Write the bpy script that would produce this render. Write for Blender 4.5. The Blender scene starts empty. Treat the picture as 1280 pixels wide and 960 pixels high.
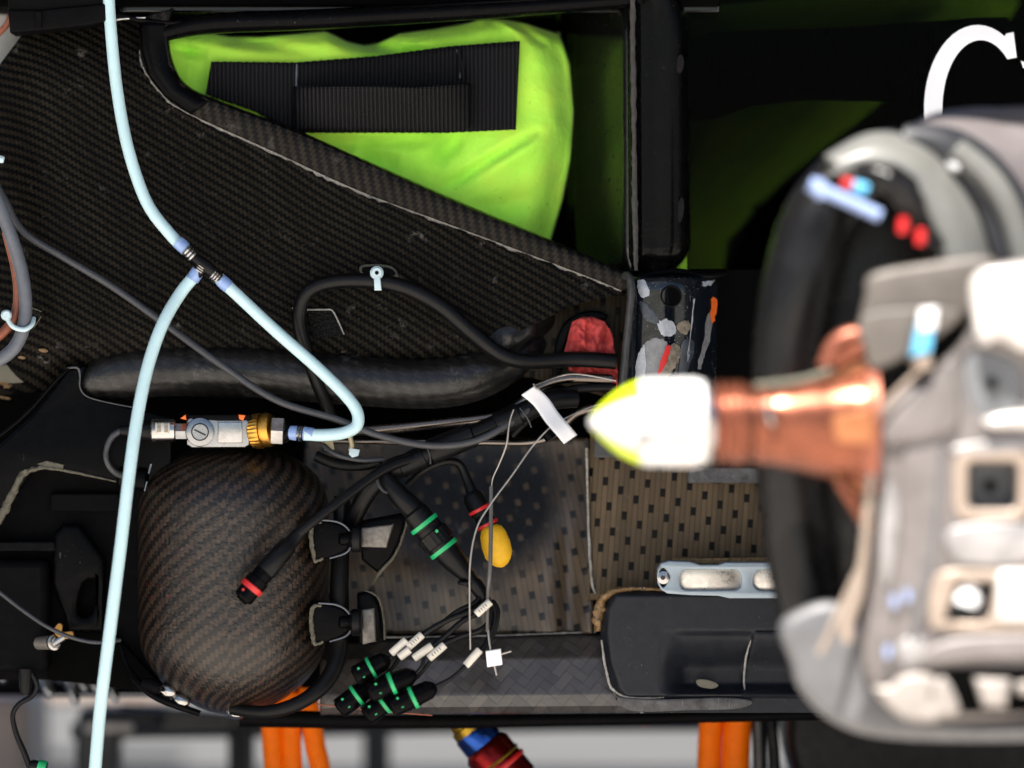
import bpy, bmesh, math, random
from mathutils import Vector, Matrix, noise as mnoise
random.seed(7)
R = math.radians
S = bpy.context.scene
COL = S.collection

# ------------------------------------------------------------------ camera, light, exposure
D = 6.0          # metres from lens to the car's flank (y = 0)
ZC = 0.62        # lens height over the floor
cam_d = bpy.data.cameras.new("camera")
cam = bpy.data.objects.new("camera", cam_d); COL.objects.link(cam)
cam.location = (0, -D, ZC); cam.rotation_euler = (R(90), 0, 0)
cam_d.sensor_width = 36; cam_d.lens = 36 * D / 1.28
cam_d.clip_end = 400
cam_d.dof.use_dof = True; cam_d.dof.focus_distance = D - 0.04; cam_d.dof.aperture_fstop = 1.05
S.camera = cam

SUN_EL, SUN_ROT = 65, 197
w = bpy.data.worlds.new("World"); S.world = w; w.use_nodes = True
wn = w.node_tree
sky = wn.nodes.new("ShaderNodeTexSky"); sky.sky_type = 'NISHITA'; sky.sun_disc = False
sky.sun_elevation = R(SUN_EL); sky.sun_rotation = R(SUN_ROT)
bg = wn.nodes["Background"]; bg.inputs[1].default_value = 0.05
wn.links.new(sky.outputs[0], bg.inputs[0])
sun_d = bpy.data.lights.new("sun", 'SUN'); sun_d.energy = 5.0; sun_d.angle = R(0.6); sun_d.color = (1, .95, .88)
sun = bpy.data.objects.new("sun", sun_d); COL.objects.link(sun)
to_sun = Vector((math.sin(R(SUN_ROT)) * math.cos(R(SUN_EL)), math.cos(R(SUN_ROT)) * math.cos(R(SUN_EL)), math.sin(R(SUN_EL))))
sun.rotation_euler = to_sun.to_track_quat('Z', 'Y').to_euler(); sun.location = (-1, -3, 6)
vs = S.view_settings
vs.view_transform = 'Standard'; vs.look = 'None'; vs.exposure = 1.6; vs.gamma = 1
S.cycles.use_denoising = True
S.cycles.max_bounces = 8

# ------------------------------------------------------------------ helpers
def P(px, py, y=0.0):                      # photo pixel + depth -> point in the world
    k = 0.001 * (D + y) / D
    return Vector(((px - 640) * k, y, ZC + (480 - py) * k))
def K(y): return 0.001 * (D + y) / D       # metres per pixel at a depth

def tag(o, label=None, cat=None, group=None, kind=None):
    if label: o['label'] = label
    if cat: o['category'] = cat
    if group: o['group'] = group
    if kind: o['kind'] = kind
    return o
def thing(name, loc, label, cat, group=None):
    o = bpy.data.objects.new(name, None); COL.objects.link(o)
    o.location = loc; o.empty_display_size = .05
    bpy.context.view_layer.update()
    return tag(o, label, cat, group)
def put(name, me, mat, parent=None, smooth=40):
    o = bpy.data.objects.new(name, me); COL.objects.link(o)
    if mat:
        me.materials.clear(); me.materials.append(mat)
    if smooth:
        for p in me.polygons: p.use_smooth = True
        me.set_sharp_from_angle(angle=R(smooth))
    if parent:
        o.parent = parent
        if parent.type == 'EMPTY': o.matrix_parent_inverse = Matrix.Translation(-parent.location)
    return o
def bevel(o, wd, seg=2, ang=30):
    m = o.modifiers.new("bevel", 'BEVEL'); m.width = wd; m.segments = seg; m.limit_method = 'ANGLE'; m.angle_limit = R(ang)
    return o
def solid(o, t):
    m = o.modifiers.new("solidify", 'SOLIDIFY'); m.thickness = t; m.offset = -1
    return o

def catmull(pts, n, closed=False):
    pts = [tuple(map(float, p)) for p in pts]; out = []; N = len(pts); dim = len(pts[0])
    segs = N if closed else N - 1
    for i in range(segs):
        if closed: a, b, c, d = pts[(i - 1) % N], pts[i], pts[(i + 1) % N], pts[(i + 2) % N]
        else: a, b, c, d = pts[max(i - 1, 0)], pts[i], pts[i + 1], pts[min(i + 2, N - 1)]
        for j in range(n):
            t = j / n
            out.append(tuple(0.5 * (2 * b[k] + (c[k] - a[k]) * t + (2 * a[k] - 5 * b[k] + 4 * c[k] - d[k]) * t * t
                             + (3 * b[k] - a[k] - 3 * c[k] + d[k]) * t ** 3) for k in range(dim)))
    if not closed: out.append(pts[-1])
    return out
def interp(tbl, x):
    if x <= tbl[0][0]: return tbl[0][1]
    for (a, b), (c, d) in zip(tbl, tbl[1:]):
        if x <= c:
            return b + (d - b) * (x - a) / (c - a)
    return tbl[-1][1]
def sstep(a, b, x):
    t = min(1, max(0, (x - a) / (b - a))); return t * t * (3 - 2 * t)
def dseg(px, py, a, b):                    # distance to a segment and the place along it
    ax, ay = a; bx, by = b; dx, dy = bx - ax, by - ay
    t = max(0, min(1, ((px - ax) * dx + (py - ay) * dy) / (dx * dx + dy * dy)))
    return math.hypot(px - ax - t * dx, py - ay - t * dy), t

def tube_mesh(pts, r=5, n=6, seg=14, flat=1.0, lump=0.0, ls=40.0):
    """pts: (px, py, y[, r]) control points; radius in pixels of their depth."""
    pts = [(p[0], p[1], p[2], p[3] if len(p) > 3 else r) for p in pts]
    c = catmull(pts, n)
    W = [P(a, b, y) for a, b, y, _ in c]
    rad = [q[3] * K(q[2]) for q in c]
    me = bpy.data.meshes.new("tube"); vs_, fs, uv = [], [], []
    T = [(W[min(i + 1, len(W) - 1)] - W[max(i - 1, 0)]).normalized() for i in range(len(W))]
    nrm = Vector((0, -1, 0)); nrm = (nrm - T[0] * nrm.dot(T[0]))
    if nrm.length < .1: nrm = Vector((0, 0, 1)) - T[0] * T[0].z
    nrm.normalize(); L = 0
    for i, (p, t) in enumerate(zip(W, T)):
        nrm = (nrm - t * nrm.dot(t)).normalized(); b = t.cross(nrm)
        if i: L += (p - W[i - 1]).length
        for k in range(seg):
            a = 2 * math.pi * k / seg
            q = nrm * (math.cos(a) * flat) + b * math.sin(a)
            rr = rad[i]
            if lump: rr *= 1 + lump * mnoise.noise((p + q * rr) * ls)
            vs_.append(p + q * rr); uv.append((a * rad[i], L))
    for i in range(len(W) - 1):
        for k in range(seg):
            k2 = (k + 1) % seg
            fs.append((i * seg + k, i * seg + k2, (i + 1) * seg + k2, (i + 1) * seg + k))
    fs.append(tuple(range(seg - 1, -1, -1))); fs.append(tuple(range((len(W) - 1) * seg, len(W) * seg)))
    me.from_pydata(vs_, [], fs)
    ul = me.uv_layers.new(name="UVMap")
    for p in me.polygons:
        wrap = [me.loops[l].vertex_index % seg for l in p.loop_indices]
        big = max(wrap) == seg - 1 and min(wrap) == 0 and len(wrap) == 4
        for l in p.loop_indices:
            vi = me.loops[l].vertex_index; u, v = uv[vi]
            if big and vi % seg == 0: u += 2 * math.pi * rad[vi // seg]
            ul.data[l].uv = (u, v)
    return me
def tube(name, pts, r, mat, parent=None, **kw): return put(name, tube_mesh(pts, r, **kw), mat, parent, 50)

def lathe_mesh(A, B, prof, seg=28, kpx=0.001, ripple=None):
    """prof: (t along A->B, radius px); ends closed when radius > 0."""
    ax = (B - A); t = ax.normalized()
    n = Vector((0, -1, 0)); n = n - t * n.dot(t)
    if n.length < .1: n = Vector((0, 0, 1)) - t * t.z
    n.normalize(); b = t.cross(n)
    vs_, fs, uv = [], [], []; Lq = 0; last = None
    for (s, r) in prof:
        c = A + ax * s; r = max(r, .01) * kpx
        if last: Lq += math.hypot((c - last[0]).length, r - last[1])
        last = (c, r)
        for k in range(seg):
            a = 2 * math.pi * k / seg
            rr = r * (1 + (ripple[1] * (1 if (k % 2) else -1) if ripple and ripple[0][0] <= s <= ripple[0][1] else 0))
            vs_.append(c + (n * math.cos(a) + b * math.sin(a)) * rr); uv.append((a, Lq))
    m = len(prof)
    for i in range(m - 1):
        for k in range(seg):
            k2 = (k + 1) % seg
            fs.append((i * seg + k, i * seg + k2, (i + 1) * seg + k2, (i + 1) * seg + k))
    fs.append(tuple(range(seg - 1, -1, -1))); fs.append(tuple(range((m - 1) * seg, m * seg)))
    me = bpy.data.meshes.new("lathe"); me.from_pydata(vs_, [], fs)
    ul = me.uv_layers.new(name="UVMap"); rm = max(p[1] for p in prof) * kpx
    for p in me.polygons:
        wrap = [me.loops[l].vertex_index % seg for l in p.loop_indices]
        big = max(wrap) == seg - 1 and min(wrap) == 0 and len(wrap) == 4
        for l in p.loop_indices:
            vi = me.loops[l].vertex_index; u, v = uv[vi]
            if big and vi % seg == 0: u += 2 * math.pi
            ul.data[l].uv = (u * rm, v)
    return me
def lathe(name, a, b, prof, mat, parent=None, seg=28, smooth=35, ripple=None):
    A, B = P(*a), P(*b)
    return put(name, lathe_mesh(A, B, prof, seg, K((a[2] + b[2]) / 2), ripple), mat, parent, smooth)

def plate_mesh(outline, holes=(), y=0.0, depth=.01, bev=.0015, res=2):
    cu = bpy.data.curves.new("plate", 'CURVE'); cu.dimensions = '2D'; cu.fill_mode = 'BOTH'
    for loop in [outline] + list(holes):
        sp = cu.splines.new('POLY'); sp.points.add(len(loop) - 1); sp.use_cyclic_u = True
        for q, (a, b) in zip(sp.points, loop):
            w3 = P(a, b, y); q.co = (w3.x, w3.z, 0, 1)
    cu.extrude = max(depth / 2 - bev, .0001); cu.bevel_depth = bev; cu.bevel_resolution = res; cu.offset = -bev
    ob = bpy.data.objects.new("tmp", cu); COL.objects.link(ob)
    dg = bpy.context.evaluated_depsgraph_get(); dg.update()
    me = bpy.data.meshes.new_from_object(ob.evaluated_get(dg))
    bpy.data.objects.remove(ob); bpy.data.curves.remove(cu)
    for v in me.vertices:
        x, z, d = v.co; v.co = (x, y + depth / 2 - d, z)
    me.update()
    bm = bmesh.new(); bm.from_mesh(me); bmesh.ops.remove_doubles(bm, verts=bm.verts, dist=1e-5)
    bmesh.ops.recalc_face_normals(bm, faces=bm.faces); bm.to_mesh(me); bm.free()
    planar_uv(me)
    return me
def planar_uv(me):
    while me.uv_layers: me.uv_layers.remove(me.uv_layers[0])
    ul = me.uv_layers.new(name="UVMap")
    for l in me.loops:
        c = me.vertices[l.vertex_index].co; ul.data[l.index].uv = (c.x + .15 * c.y, c.z + .3 * c.y)
def plate(name, outline, mat, parent=None, holes=(), y=0.0, depth=.01, bev=.0015, smooth=35):
    return put(name, plate_mesh(outline, holes, y, depth, bev), mat, parent, smooth)
def rrect(x0, y0, x1, y1, r, n=5):
    out = []
    for cx, cy, a0 in ((x1 - r, y0 + r, -90), (x1 - r, y1 - r, 0), (x0 + r, y1 - r, 90), (x0 + r, y0 + r, 180)):
        for k in range(n + 1):
            a = R(a0 + 90 * k / n); out.append((cx + r * math.cos(a), cy + r * math.sin(a)))
    return out
def ell(cx, cy, rx, ry, n=28, rot=0):
    c, s = math.cos(R(rot)), math.sin(R(rot)); o = []
    for k in range(n):
        a = 2 * math.pi * k / n; x, y = rx * math.cos(a), ry * math.sin(a)
        o.append((cx + c * x - s * y, cy + s * x + c * y))
    return o
def smooth_loop(pts, n=6): return catmull(pts, n, True)

def surf_mesh(fn, nu, nv):
    vs_, fs = [], []
    for j in range(nv + 1):
        for i in range(nu + 1):
            vs_.append(P(*fn(i / nu, j / nv)))
    for j in range(nv):
        for i in range(nu):
            a = j * (nu + 1) + i
            fs.append((a, a + nu + 1, a + nu + 2, a + 1))
    me = bpy.data.meshes.new("surf"); me.from_pydata(vs_, [], fs); planar_uv(me)
    return me
def surf(name, fn, nu, nv, mat, parent=None, thick=.004, smooth=50):
    o = put(name, surf_mesh(fn, nu, nv), mat, parent, smooth)
    if thick: solid(o, thick)
    return o
def boxm(p0, p1):
    (a, b, c), (d, e, f) = p0, p1
    v = [(a, b, c), (d, b, c), (d, e, c), (a, e, c), (a, b, f), (d, b, f), (d, e, f), (a, e, f)]
    me = bpy.data.meshes.new("box")
    me.from_pydata(v, [], [(0, 3, 2, 1), (4, 5, 6, 7), (0, 1, 5, 4), (1, 2, 6, 5), (2, 3, 7, 6), (3, 0, 4, 7)])
    planar_uv(me)
    return me
def pbox(name, x0, y0, x1, y1, d0, d1, mat, parent=None, bv=.003):
    a, b = P(x0, y1, d0), P(x1, y0, d0)
    return bevel(put(name, boxm((a.x, d0, a.z), (b.x, d1, b.z)), mat, parent, 35), bv)

# ------------------------------------------------------------------ materials
class N:
    def __init__(s, name):
        s.m = bpy.data.materials.new(name); s.m.use_nodes = True; s.t = s.m.node_tree
        s.b = s.t.nodes["Principled BSDF"]; s.out = s.t.nodes["Material Output"]
    def n(s, ty, **kw):
        q = s.t.nodes.new("ShaderNode" + ty)
        for k, v in kw.items(): setattr(q, k, v)
        return q
    def l(s, a, b): s.t.links.new(a, b)
    def math(s, op, a, b=None, c=None):
        q = s.n("Math", operation=op)
        for i, v in enumerate((a, b, c)):
            if v is None: continue
            if isinstance(v, (int, float)): q.inputs[i].default_value = v
            else: s.l(v, q.inputs[i])
        return q.outputs[0]
    def noise(s, scale, detail=4, rough=.6, vec=None, out=0):
        q = s.n("TexNoise"); q.inputs["Scale"].default_value = scale; q.inputs["Detail"].default_value = detail
        q.inputs["Roughness"].default_value = rough
        if vec is None: vec = s.obj()
        s.l(vec, q.inputs["Vector"]); return q.outputs[out]
    def obj(s):
        if not hasattr(s, "_o"): s._o = s.n("TexCoord")
        return s._o.outputs["Object"]
    def uv(s):
        s.obj(); return s._o.outputs["UV"]
    def mapped(s, vec, scale=(1, 1, 1), rot=(0, 0, 0)):
        q = s.n("Mapping"); q.inputs["Scale"].default_value = scale; q.inputs["Rotation"].default_value = [R(a) for a in rot]
        s.l(vec, q.inputs["Vector"]); return q.outputs[0]
    def ramp(s, fac, stops, const=False):
        q = s.n("ValToRGB"); e = q.color_ramp.elements
        if const: q.color_ramp.interpolation = 'CONSTANT'
        while len(e) < len(stops): e.new(.5)
        for k, (p, c) in zip(e, stops):
            k.position = p; k.color = (*c, 1) if not isinstance(c, (int, float)) else (c, c, c, 1)
        s.l(fac, q.inputs[0]); return q.outputs[0]
    def mix(s, fac, a, b):
        q = s.n("Mix", data_type='RGBA')
        for sock, v in ((q.inputs[0], fac), (q.inputs[6], a), (q.inputs[7], b)):
            if isinstance(v, (int, float)): sock.default_value = v
            elif isinstance(v, tuple): sock.default_value = (*v, 1)
            else: s.l(v, sock)
        return q.outputs[2]
    def bump(s, h, strength=.3, dist=.001, nrm=None):
        q = s.n("Bump"); q.inputs["Strength"].default_value = strength; q.inputs["Distance"].default_value = dist
        s.l(h, q.inputs["Height"])
        if nrm is not None: s.l(nrm, q.inputs["Normal"])
        s.l(q.outputs[0], s.b.inputs["Normal"]); return q.outputs[0]

def mat(name, col, rough=.5, metal=0., spec=.5, coat=0., var=.25, vs_=60, bump=.0, bs=300, scratch=0., sc=(.4, .4, .4), sub=0., coat_r=.1):
    q = N(name); b = q.b
    dark = tuple(c * (1 - var) for c in col); lite = tuple(min(1, c * (1 + var * .6)) for c in col)
    n1 = q.noise(vs_, 5, .65)
    c = q.ramp(n1, [(.3, dark), (.7, lite)])
    if scratch:
        v = q.mapped(q.obj(), (260, 260, 40), (20, 35, 10))
        s1 = q.noise(1, 3, .7, v)
        s2 = q.noise(420, 2, .6)
        thr = .74 - scratch * .12
        f = q.math('MAXIMUM', q.ramp(s1, [(thr, 0.), (thr + .05, 1.)]), q.ramp(s2, [(thr + .01, 0.), (thr + .05, 1.)]))
        patch = q.ramp(q.noise(14, 3, .6), [(.45, 0.), (.62, 1.)])
        f = q.math('MULTIPLY', f, patch)
        c = q.mix(f, c, sc)
    q.l(c, b.inputs["Base Color"])
    rr = q.ramp(q.noise(vs_ * 1.7, 4, .6), [(.25, max(.02, rough - .1)), (.75, min(1, rough + .1))])
    q.l(rr, b.inputs["Roughness"])
    b.inputs["Metallic"].default_value = metal; b.inputs["Specular IOR Level"].default_value = spec
    b.inputs["Coat Weight"].default_value = coat; b.inputs["Coat Roughness"].default_value = coat_r
    if sub:
        b.inputs["Subsurface Weight"].default_value = sub; b.inputs["Subsurface Radius"].default_value = (.5, .8, 1)
        b.inputs["Subsurface Scale"].default_value = .006
    if bump: q.bump(q.noise(bs, 5, .6), bump, .001)
    return q.m

def carbon(name, cell, light, dark, mode='twill', rot=0., shear=0., rough=(.4, .3), coat=.3, coat_r=.15, bump=.25, sheen_noise=.3,
           fuzz=0., scuff=0., scuff_col=(.16, .15, .14), spec=.5, lump=0., fleck=None, warp=.0, swap=None):
    q = N(name); b = q.b
    uv = q.uv()
    if warp:
        nz = q.noise(5, 2, .5, None, 1)
        mm = q.n("Mix", data_type='RGBA', blend_type='LINEAR_LIGHT'); mm.inputs[0].default_value = warp
        q.l(uv, mm.inputs[6]); q.l(nz, mm.inputs[7]); uv = mm.outputs[2]
    v = q.mapped(uv, (1, 1, 1), (0, 0, rot))
    sp = q.n("SeparateXYZ"); q.l(v, sp.inputs[0])
    u_ = q.math('DIVIDE', sp.outputs[0], cell[0]); w_ = q.math('DIVIDE', sp.outputs[1], cell[1])
    if shear: u_ = q.math('MULTIPLY_ADD', w_, shear, u_)
    fu, fv = q.math('FLOOR', u_), q.math('FLOOR', w_)
    ru, rv = q.math('FRACT', u_), q.math('FRACT', w_)
    if mode == 'twill':
        k = q.math('LESS_THAN', q.math('FLOORED_MODULO', q.math('ADD', fu, fv), 4), 1.5)
    elif mode == 'twill2':
        k = q.math('LESS_THAN', q.math('FLOORED_MODULO', q.math('SUBTRACT', fu, fv), 4), 1.5)
    else:
        k = q.math('GREATER_THAN', q.math('FLOORED_MODULO', q.math('MULTIPLY_ADD', fu, 3, fv), 8), .5)
    # k = 1: warp tow (runs along v) on top
    hu = q.math('SINE', q.math('MULTIPLY', ru, math.pi)); hv = q.math('SINE', q.math('MULTIPLY', rv, math.pi))
    h = q.mix(k, hv, hu)
    if swap:
        so = q.n("SeparateXYZ"); q.l(q.obj(), so.inputs[0])
        ex = q.math('POWER', q.math('DIVIDE', q.math('SUBTRACT', so.outputs[0], swap[0]), swap[2]), 2)
        ez = q.math('POWER', q.math('DIVIDE', q.math('SUBTRACT', so.outputs[2], swap[1]), swap[3]), 2)
        dd = q.math('MULTIPLY_ADD', q.noise(14, 3, .6), .35, q.math('ADD', ex, ez))
        ms = q.ramp(q.math('DIVIDE', dd, 2), [(.38, 1.), (.68, 0.)])
        base = q.mix(k, q.mix(ms, dark, tuple(c * .7 for c in light)), q.mix(ms, light, tuple(c * 1.6 for c in dark)))
    else: base = q.mix(k, dark, light)
    gap = q.ramp(h, [(.0, .35), (.35, 1.)])
    mm = q.n("Mix", data_type='RGBA', blend_type='MULTIPLY'); mm.inputs[0].default_value = 1
    q.l(base, mm.inputs[6]); q.l(gap, mm.inputs[7]); c = mm.outputs[2]
    # fibres and tow to tow difference
    wn_ = q.n("TexWhiteNoise", noise_dimensions='2D'); cb = q.n("CombineXYZ"); q.l(fu, cb.inputs[0]); q.l(q.math('MULTIPLY', fv, q.math('SUBTRACT', 1, k)), cb.inputs[1])
    q.l(cb.outputs[0], wn_.inputs["Vector"])
    big = q.noise(18, 5, .65)
    fac = q.math('MULTIPLY', q.math('MULTIPLY_ADD', wn_.outputs[0], .5, .72), q.math('MULTIPLY_ADD', big, sheen_noise * 2, 1 - sheen_noise))
    m2 = q.n("Mix", data_type='RGBA', blend_type='MULTIPLY'); m2.inputs[0].default_value = 1
    q.l(c, m2.inputs[6]); q.l(fac, m2.inputs[7]); c = m2.outputs[2]
    if scuff:
        f = q.ramp(q.noise(38, 8, .75), [(.62 - scuff * .12, 0.), (.74, 1.)])
        f2 = q.ramp(q.noise(9, 3, .5), [(.4, 0.), (.6, 1.)])
        c = q.mix(q.math('MULTIPLY', q.math('MULTIPLY', f, f2), .8), c, scuff_col)
    if fleck:
        f = q.ramp(q.noise(300, 2, .5), [(.71, 0.), (.75, 1.)]); f2 = q.ramp(q.noise(10, 3, .5), [(.5, 0.), (.6, 1.)])
        c = q.mix(q.math('MULTIPLY', f, f2), c, fleck)
    dust = q.ramp(q.noise(520, 2, .5), [(.76, 0.), (.79, 1.)])
    c = q.mix(q.math('MULTIPLY', dust, .5), c, (.3, .3, .29))
    q.l(c, b.inputs["Base Color"])
    rr = q.mix(k, (rough[0],) * 3, (rough[1],) * 3)
    q.l(rr, b.inputs["Roughness"]); b.inputs["Specular IOR Level"].default_value = spec
    b.inputs["Coat Weight"].default_value = coat; b.inputs["Coat Roughness"].default_value = coat_r
    nb = q.bump(h, bump, .0008)
    if lump:
        q.bump(q.noise(170, 4, .6), lump, .002, nb)
        b2 = q.n("Bump"); b2.inputs["Strength"].default_value = lump; b2.inputs["Distance"].default_value = .002
        q.l(q.noise(170, 4, .6), b2.inputs["Height"]); q.l(b2.outputs[0], b.inputs["Coat Normal"])
    return q.m

M = {}
M['panel'] = carbon("carbon_fine_twill", (.0037, .0037), (.0118, .0098, .0072), (.0012, .0012, .0013), 'twill', rot=-8, shear=.25,
                    coat=.0, coat_r=.35, spec=.04, rough=(.55, .45), warp=.008, scuff=.12)
M['lip'] = carbon("carbon_lip_twill", (.004, .004), (.014, .0112, .008), (.0018, .0018, .0018), 'twill', rot=30, coat=.02, coat_r=.3, spec=.08, scuff=.3, scuff_col=(.06,.055,.05))
M['satin'] = carbon("carbon_satin_weave", (.0066, .0105), (.076, .055, .033), (.0022, .0022, .0022), 'satin', rot=4, coat=.0, coat_r=.3, spec=.12,
                    rough=(.5, .4), sheen_noise=.35, scuff=.1)
M['satin2'] = carbon("carbon_satin_worn", (.0070, .0100), (.078, .057, .037), (.0025, .0025, .0025), 'satin', rot=-8, coat=.3, coat_r=.35, spec=.45,
                     rough=(.45, .38), sheen_noise=.4, scuff=.25, lump=.12, swap=(-.055, .485, .12, .125))
M['ledge'] = carbon("carbon_ledge_worn", (.013, .013), (.056, .050, .046), (.047, .043, .041), 'twill', rot=40, coat=.55, coat_r=.2, spec=.35,
                    sheen_noise=.4, scuff=1.0, scuff_col=(.025, .023, .022), bump=.12, lump=.12)
M['tubec'] = carbon("carbon_duct", (.006, .006), (.014, .013, .012), (.007, .007, .007), 'twill2', rot=30, coat=.4, coat_r=.22, spec=.2, lump=.3, scuff=.35)
M['bottle'] = carbon("carbon_bottle", (.0056, .0056), (.031, .020, .0132), (.0048, .0034, .0028), 'twill2', rot=8, coat=.5, coat_r=.1, spec=.15,
                     rough=(.5, .42), lump=.7, bump=.14, sheen_noise=.3, scuff=.2, scuff_col=(.09, .075, .06), fleck=(.3, .01, .03))
M['black'] = mat("black_gloss_paint", (.002, .002, .0025), .3, spec=.05, scratch=.22, sc=(.12, .12, .12), var=.4, bump=.03)
M['blackmatt'] = mat("black_matt_plastic", (.003, .003, .0035), .55, spec=.04, var=.3, bump=.05)
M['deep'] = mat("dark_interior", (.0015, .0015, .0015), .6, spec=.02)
M['gloss_in'] = mat("interior_gloss_black", (.0015, .0015, .0015), .16, spec=.5, var=.2)
M['rubber'] = mat("black_rubber", (.004, .004, .0043), .4, spec=.14, var=.25, bump=.05, bs=600)
M['cable'] = mat("cable_sheath", (.004, .004, .0045), .36, spec=.18, var=.3, bump=.06, bs=900)
M['shrink'] = mat("heat_shrink", (.0035, .0035, .004), .36, spec=.16, var=.2, bump=.08, bs=200)
M['cablegrey'] = mat("grey_cable_sheath", (.10, .11, .13), .45, var=.2, bump=.05)
M['brown'] = mat("brown_cable_sheath", (.22, .065, .03), .5, var=.3)
M['thin'] = mat("thin_cable_sheath", (.035, .037, .042), .5, var=.2)
M['hose'] = mat("pale_blue_hose", (.50, .70, .74), .32, var=.05, vs_=25, sub=.25, spec=.5)
M['hoseend'] = mat("blue_hose_end", (.22, .33, .60), .25, var=.2, spec=.6)
M['steel'] = mat("steel", (.38, .37, .36), .22, 1, var=.12, bump=.03)
M['pipe'] = mat("steel_pipe", (.15, .13, .115), .25, 1, var=.12, vs_=20)
M['alu'] = mat("machined_aluminium", (.27, .275, .28), .28, 1, var=.1, bump=.04, bs=700)
M['aluw'] = mat("worn_aluminium_pad", (.20, .185, .165), .55, .6, var=.4, vs_=140, bump=.25, scratch=.5)
M['gold'] = mat("gold_anodised", (.62, .32, .06), .35, 1, var=.15)
M['orange_s'] = mat("orange_seal", (.75, .13, .01), .5)
M['wire'] = mat("lock_wire", (.36, .34, .32), .35, .8, var=.1)
M['sleeve'] = mat("clear_sleeve", (.10, .095, .088), .22, spec=.6, var=.1)
M['paper'] = mat("white_paper", (.82, .82, .83), .8, var=.03, bump=.03)
M['cream'] = mat("cream_label_sleeve", (.66, .62, .54), .6, var=.12)
M['ink'] = mat("black_ink", (.03, .03, .03), .7)
M['green_r'] = mat("green_ring", (.01, .36, .12), .4, var=.1)
M['red_r'] = mat("red_ring", (.55, .015, .015), .4, var=.1)
M['yellow'] = mat("yellow_cap", (.72, .40, .006), .62, var=.1, vs_=120, bump=.25, bs=500)
M['redcloth'] = mat("red_tape", (.52, .055, .05), .8, var=.3, vs_=80, bump=.35, bs=160)
M['ziptie'] = mat("pale_zip_tie", (.48, .62, .66), .4, var=.08, sub=.1)
M['amber'] = mat("aged_zip_tie", (.42, .36, .22), .45, var=.25)
M['putty'] = mat("glue_bead", (.10, .098, .094), .15, var=.95, vs_=420, bump=.9, bs=220, spec=.7)
M['fray'] = mat("frayed_edge", (.085, .078, .055), .75, var=.55, vs_=240, bump=.6, bs=300)
M['rust'] = mat("chipped_edge", (.17, .10, .035), .6, var=.8, vs_=150, bump=.6, bs=300, scratch=.8, sc=(.45, .42, .38))
M['tan'] = mat("tan_core", (.12, .115, .085), .8, var=.15)
M['navy'] = mat("dark_blue_grey_paint", (.012, .014, .019), .42, spec=.2, var=.25, scratch=.35, sc=(.22, .23, .25), bump=.04)
M['navyw'] = mat("dark_blue_scuffed", (.075, .075, .078), .6, spec=.3, var=.6, vs_=70, scratch=.7, sc=(.2, .2, .2), bump=.2)
M['snout'] = mat("snout_paint", (.004, .006, .010), .12, spec=.5, coat=.2, var=.5, vs_=45, scratch=.55, sc=(.42, .44, .46), bump=.12, bs=90)
M['chip_glint'] = mat("pale_primer_and_glint", (.36, .39, .43), .25, var=.3, vs_=120)
M['chipg'] = mat("grey_primer", (.19, .195, .205), .3, var=.35)
M['chipb'] = mat("beige_primer", (.19, .16, .12), .45, var=.7, vs_=110)
M['edging'] = mat("grey_rubber_edging", (.032, .033, .034), .5, var=.45, bump=.3, bs=260)
M['anod'] = mat("blue_grey_anodised", (.27, .33, .38), .38, .35, var=.08, vs_=40)
M['slot'] = mat("milled_slot", (.62, .58, .53), .3, .9, var=.12)
M['hv'] = N("hi_vis_fabric").m
M['cap_w'] = mat("amber_bracket", (.26, .13, .02), .4, .3)
M['blue_an'] = mat("blue_anodised", (.02, .07, .30), .25, .9)
M['red_an'] = mat("red_anodised", (.22, .01, .01), .3, .9)
M['olive'] = mat("olive_gold_anodised", (.30, .19, .02), .35, .9)
M['orange'] = mat("orange_hose", (.95, .17, .001), .5, spec=.12, var=.08, bump=.05)
M['frame'] = mat("stand_black_steel", (.012, .012, .014), .4, var=.3)
M['framegrey'] = mat("stand_grey_steel", (.05, .052, .056), .45, var=.2)
M['pale'] = mat("pale_plate", (.7, .62, .55), .5)
M['copper'] = mat("copper_sleeve", (.21, .065, .034), .28, .7, var=.35, vs_=30)
M['copperd'] = mat("dark_copper", (.30, .10, .06), .4, .6, var=.2, vs_=30)
M['cast'] = mat("pale_grey_casting", (.165, .147, .140), .42, .2, var=.35, vs_=11, bump=.08)
M['castd'] = mat("grey_casting_flange", (.13, .13, .135), .5, .2, var=.2, vs_=20)
M['castedge'] = mat("polished_casting_edge", (.34, .27, .215), .35, .3, var=.15)
M['wing'] = mat("dark_grey_cap", (.13, .135, .14), .55, var=.15, vs_=20)
M['taupe'] = mat("taupe_heat_shield", (.105, .091, .079), .5, .1, var=.25, vs_=18)
M['scoop'] = mat("black_scoop", (.006, .0055, .0055), .3, spec=.25, var=.4, vs_=16)
M['shroud'] = mat("pale_grey_shroud", (.135, .135, .125), .45, var=.2, vs_=14)
M['band'] = mat("slate_mesh_band", (.016, .017, .021), .5, var=.45, vs_=160, bump=.5, bs=260)
M['pinkg'] = mat("warm_grey_shroud", (.115, .10, .10), .5, var=.15, vs_=12)
M['sky_tie'] = mat("pale_blue_tie", (.26, .34, .56), .35, var=.1)
M['cyan'] = mat("cyan_tape", (.12, .45, .70), .4)
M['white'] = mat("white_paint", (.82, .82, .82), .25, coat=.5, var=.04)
M['fluo'] = mat("fluorescent_yellow", (.70, .90, .02), .3, coat=.3, var=.05)
M['letter'] = mat("white_lettering", (.92, .92, .95), .5, var=.02)
M['beigebox'] = mat("beige_box", (.50, .38, .31), .6, var=.1)
M['floor'] = mat("grey_painted_floor", (.60, .55, .50), .55, var=.08, vs_=1.5, bump=.03)
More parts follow.
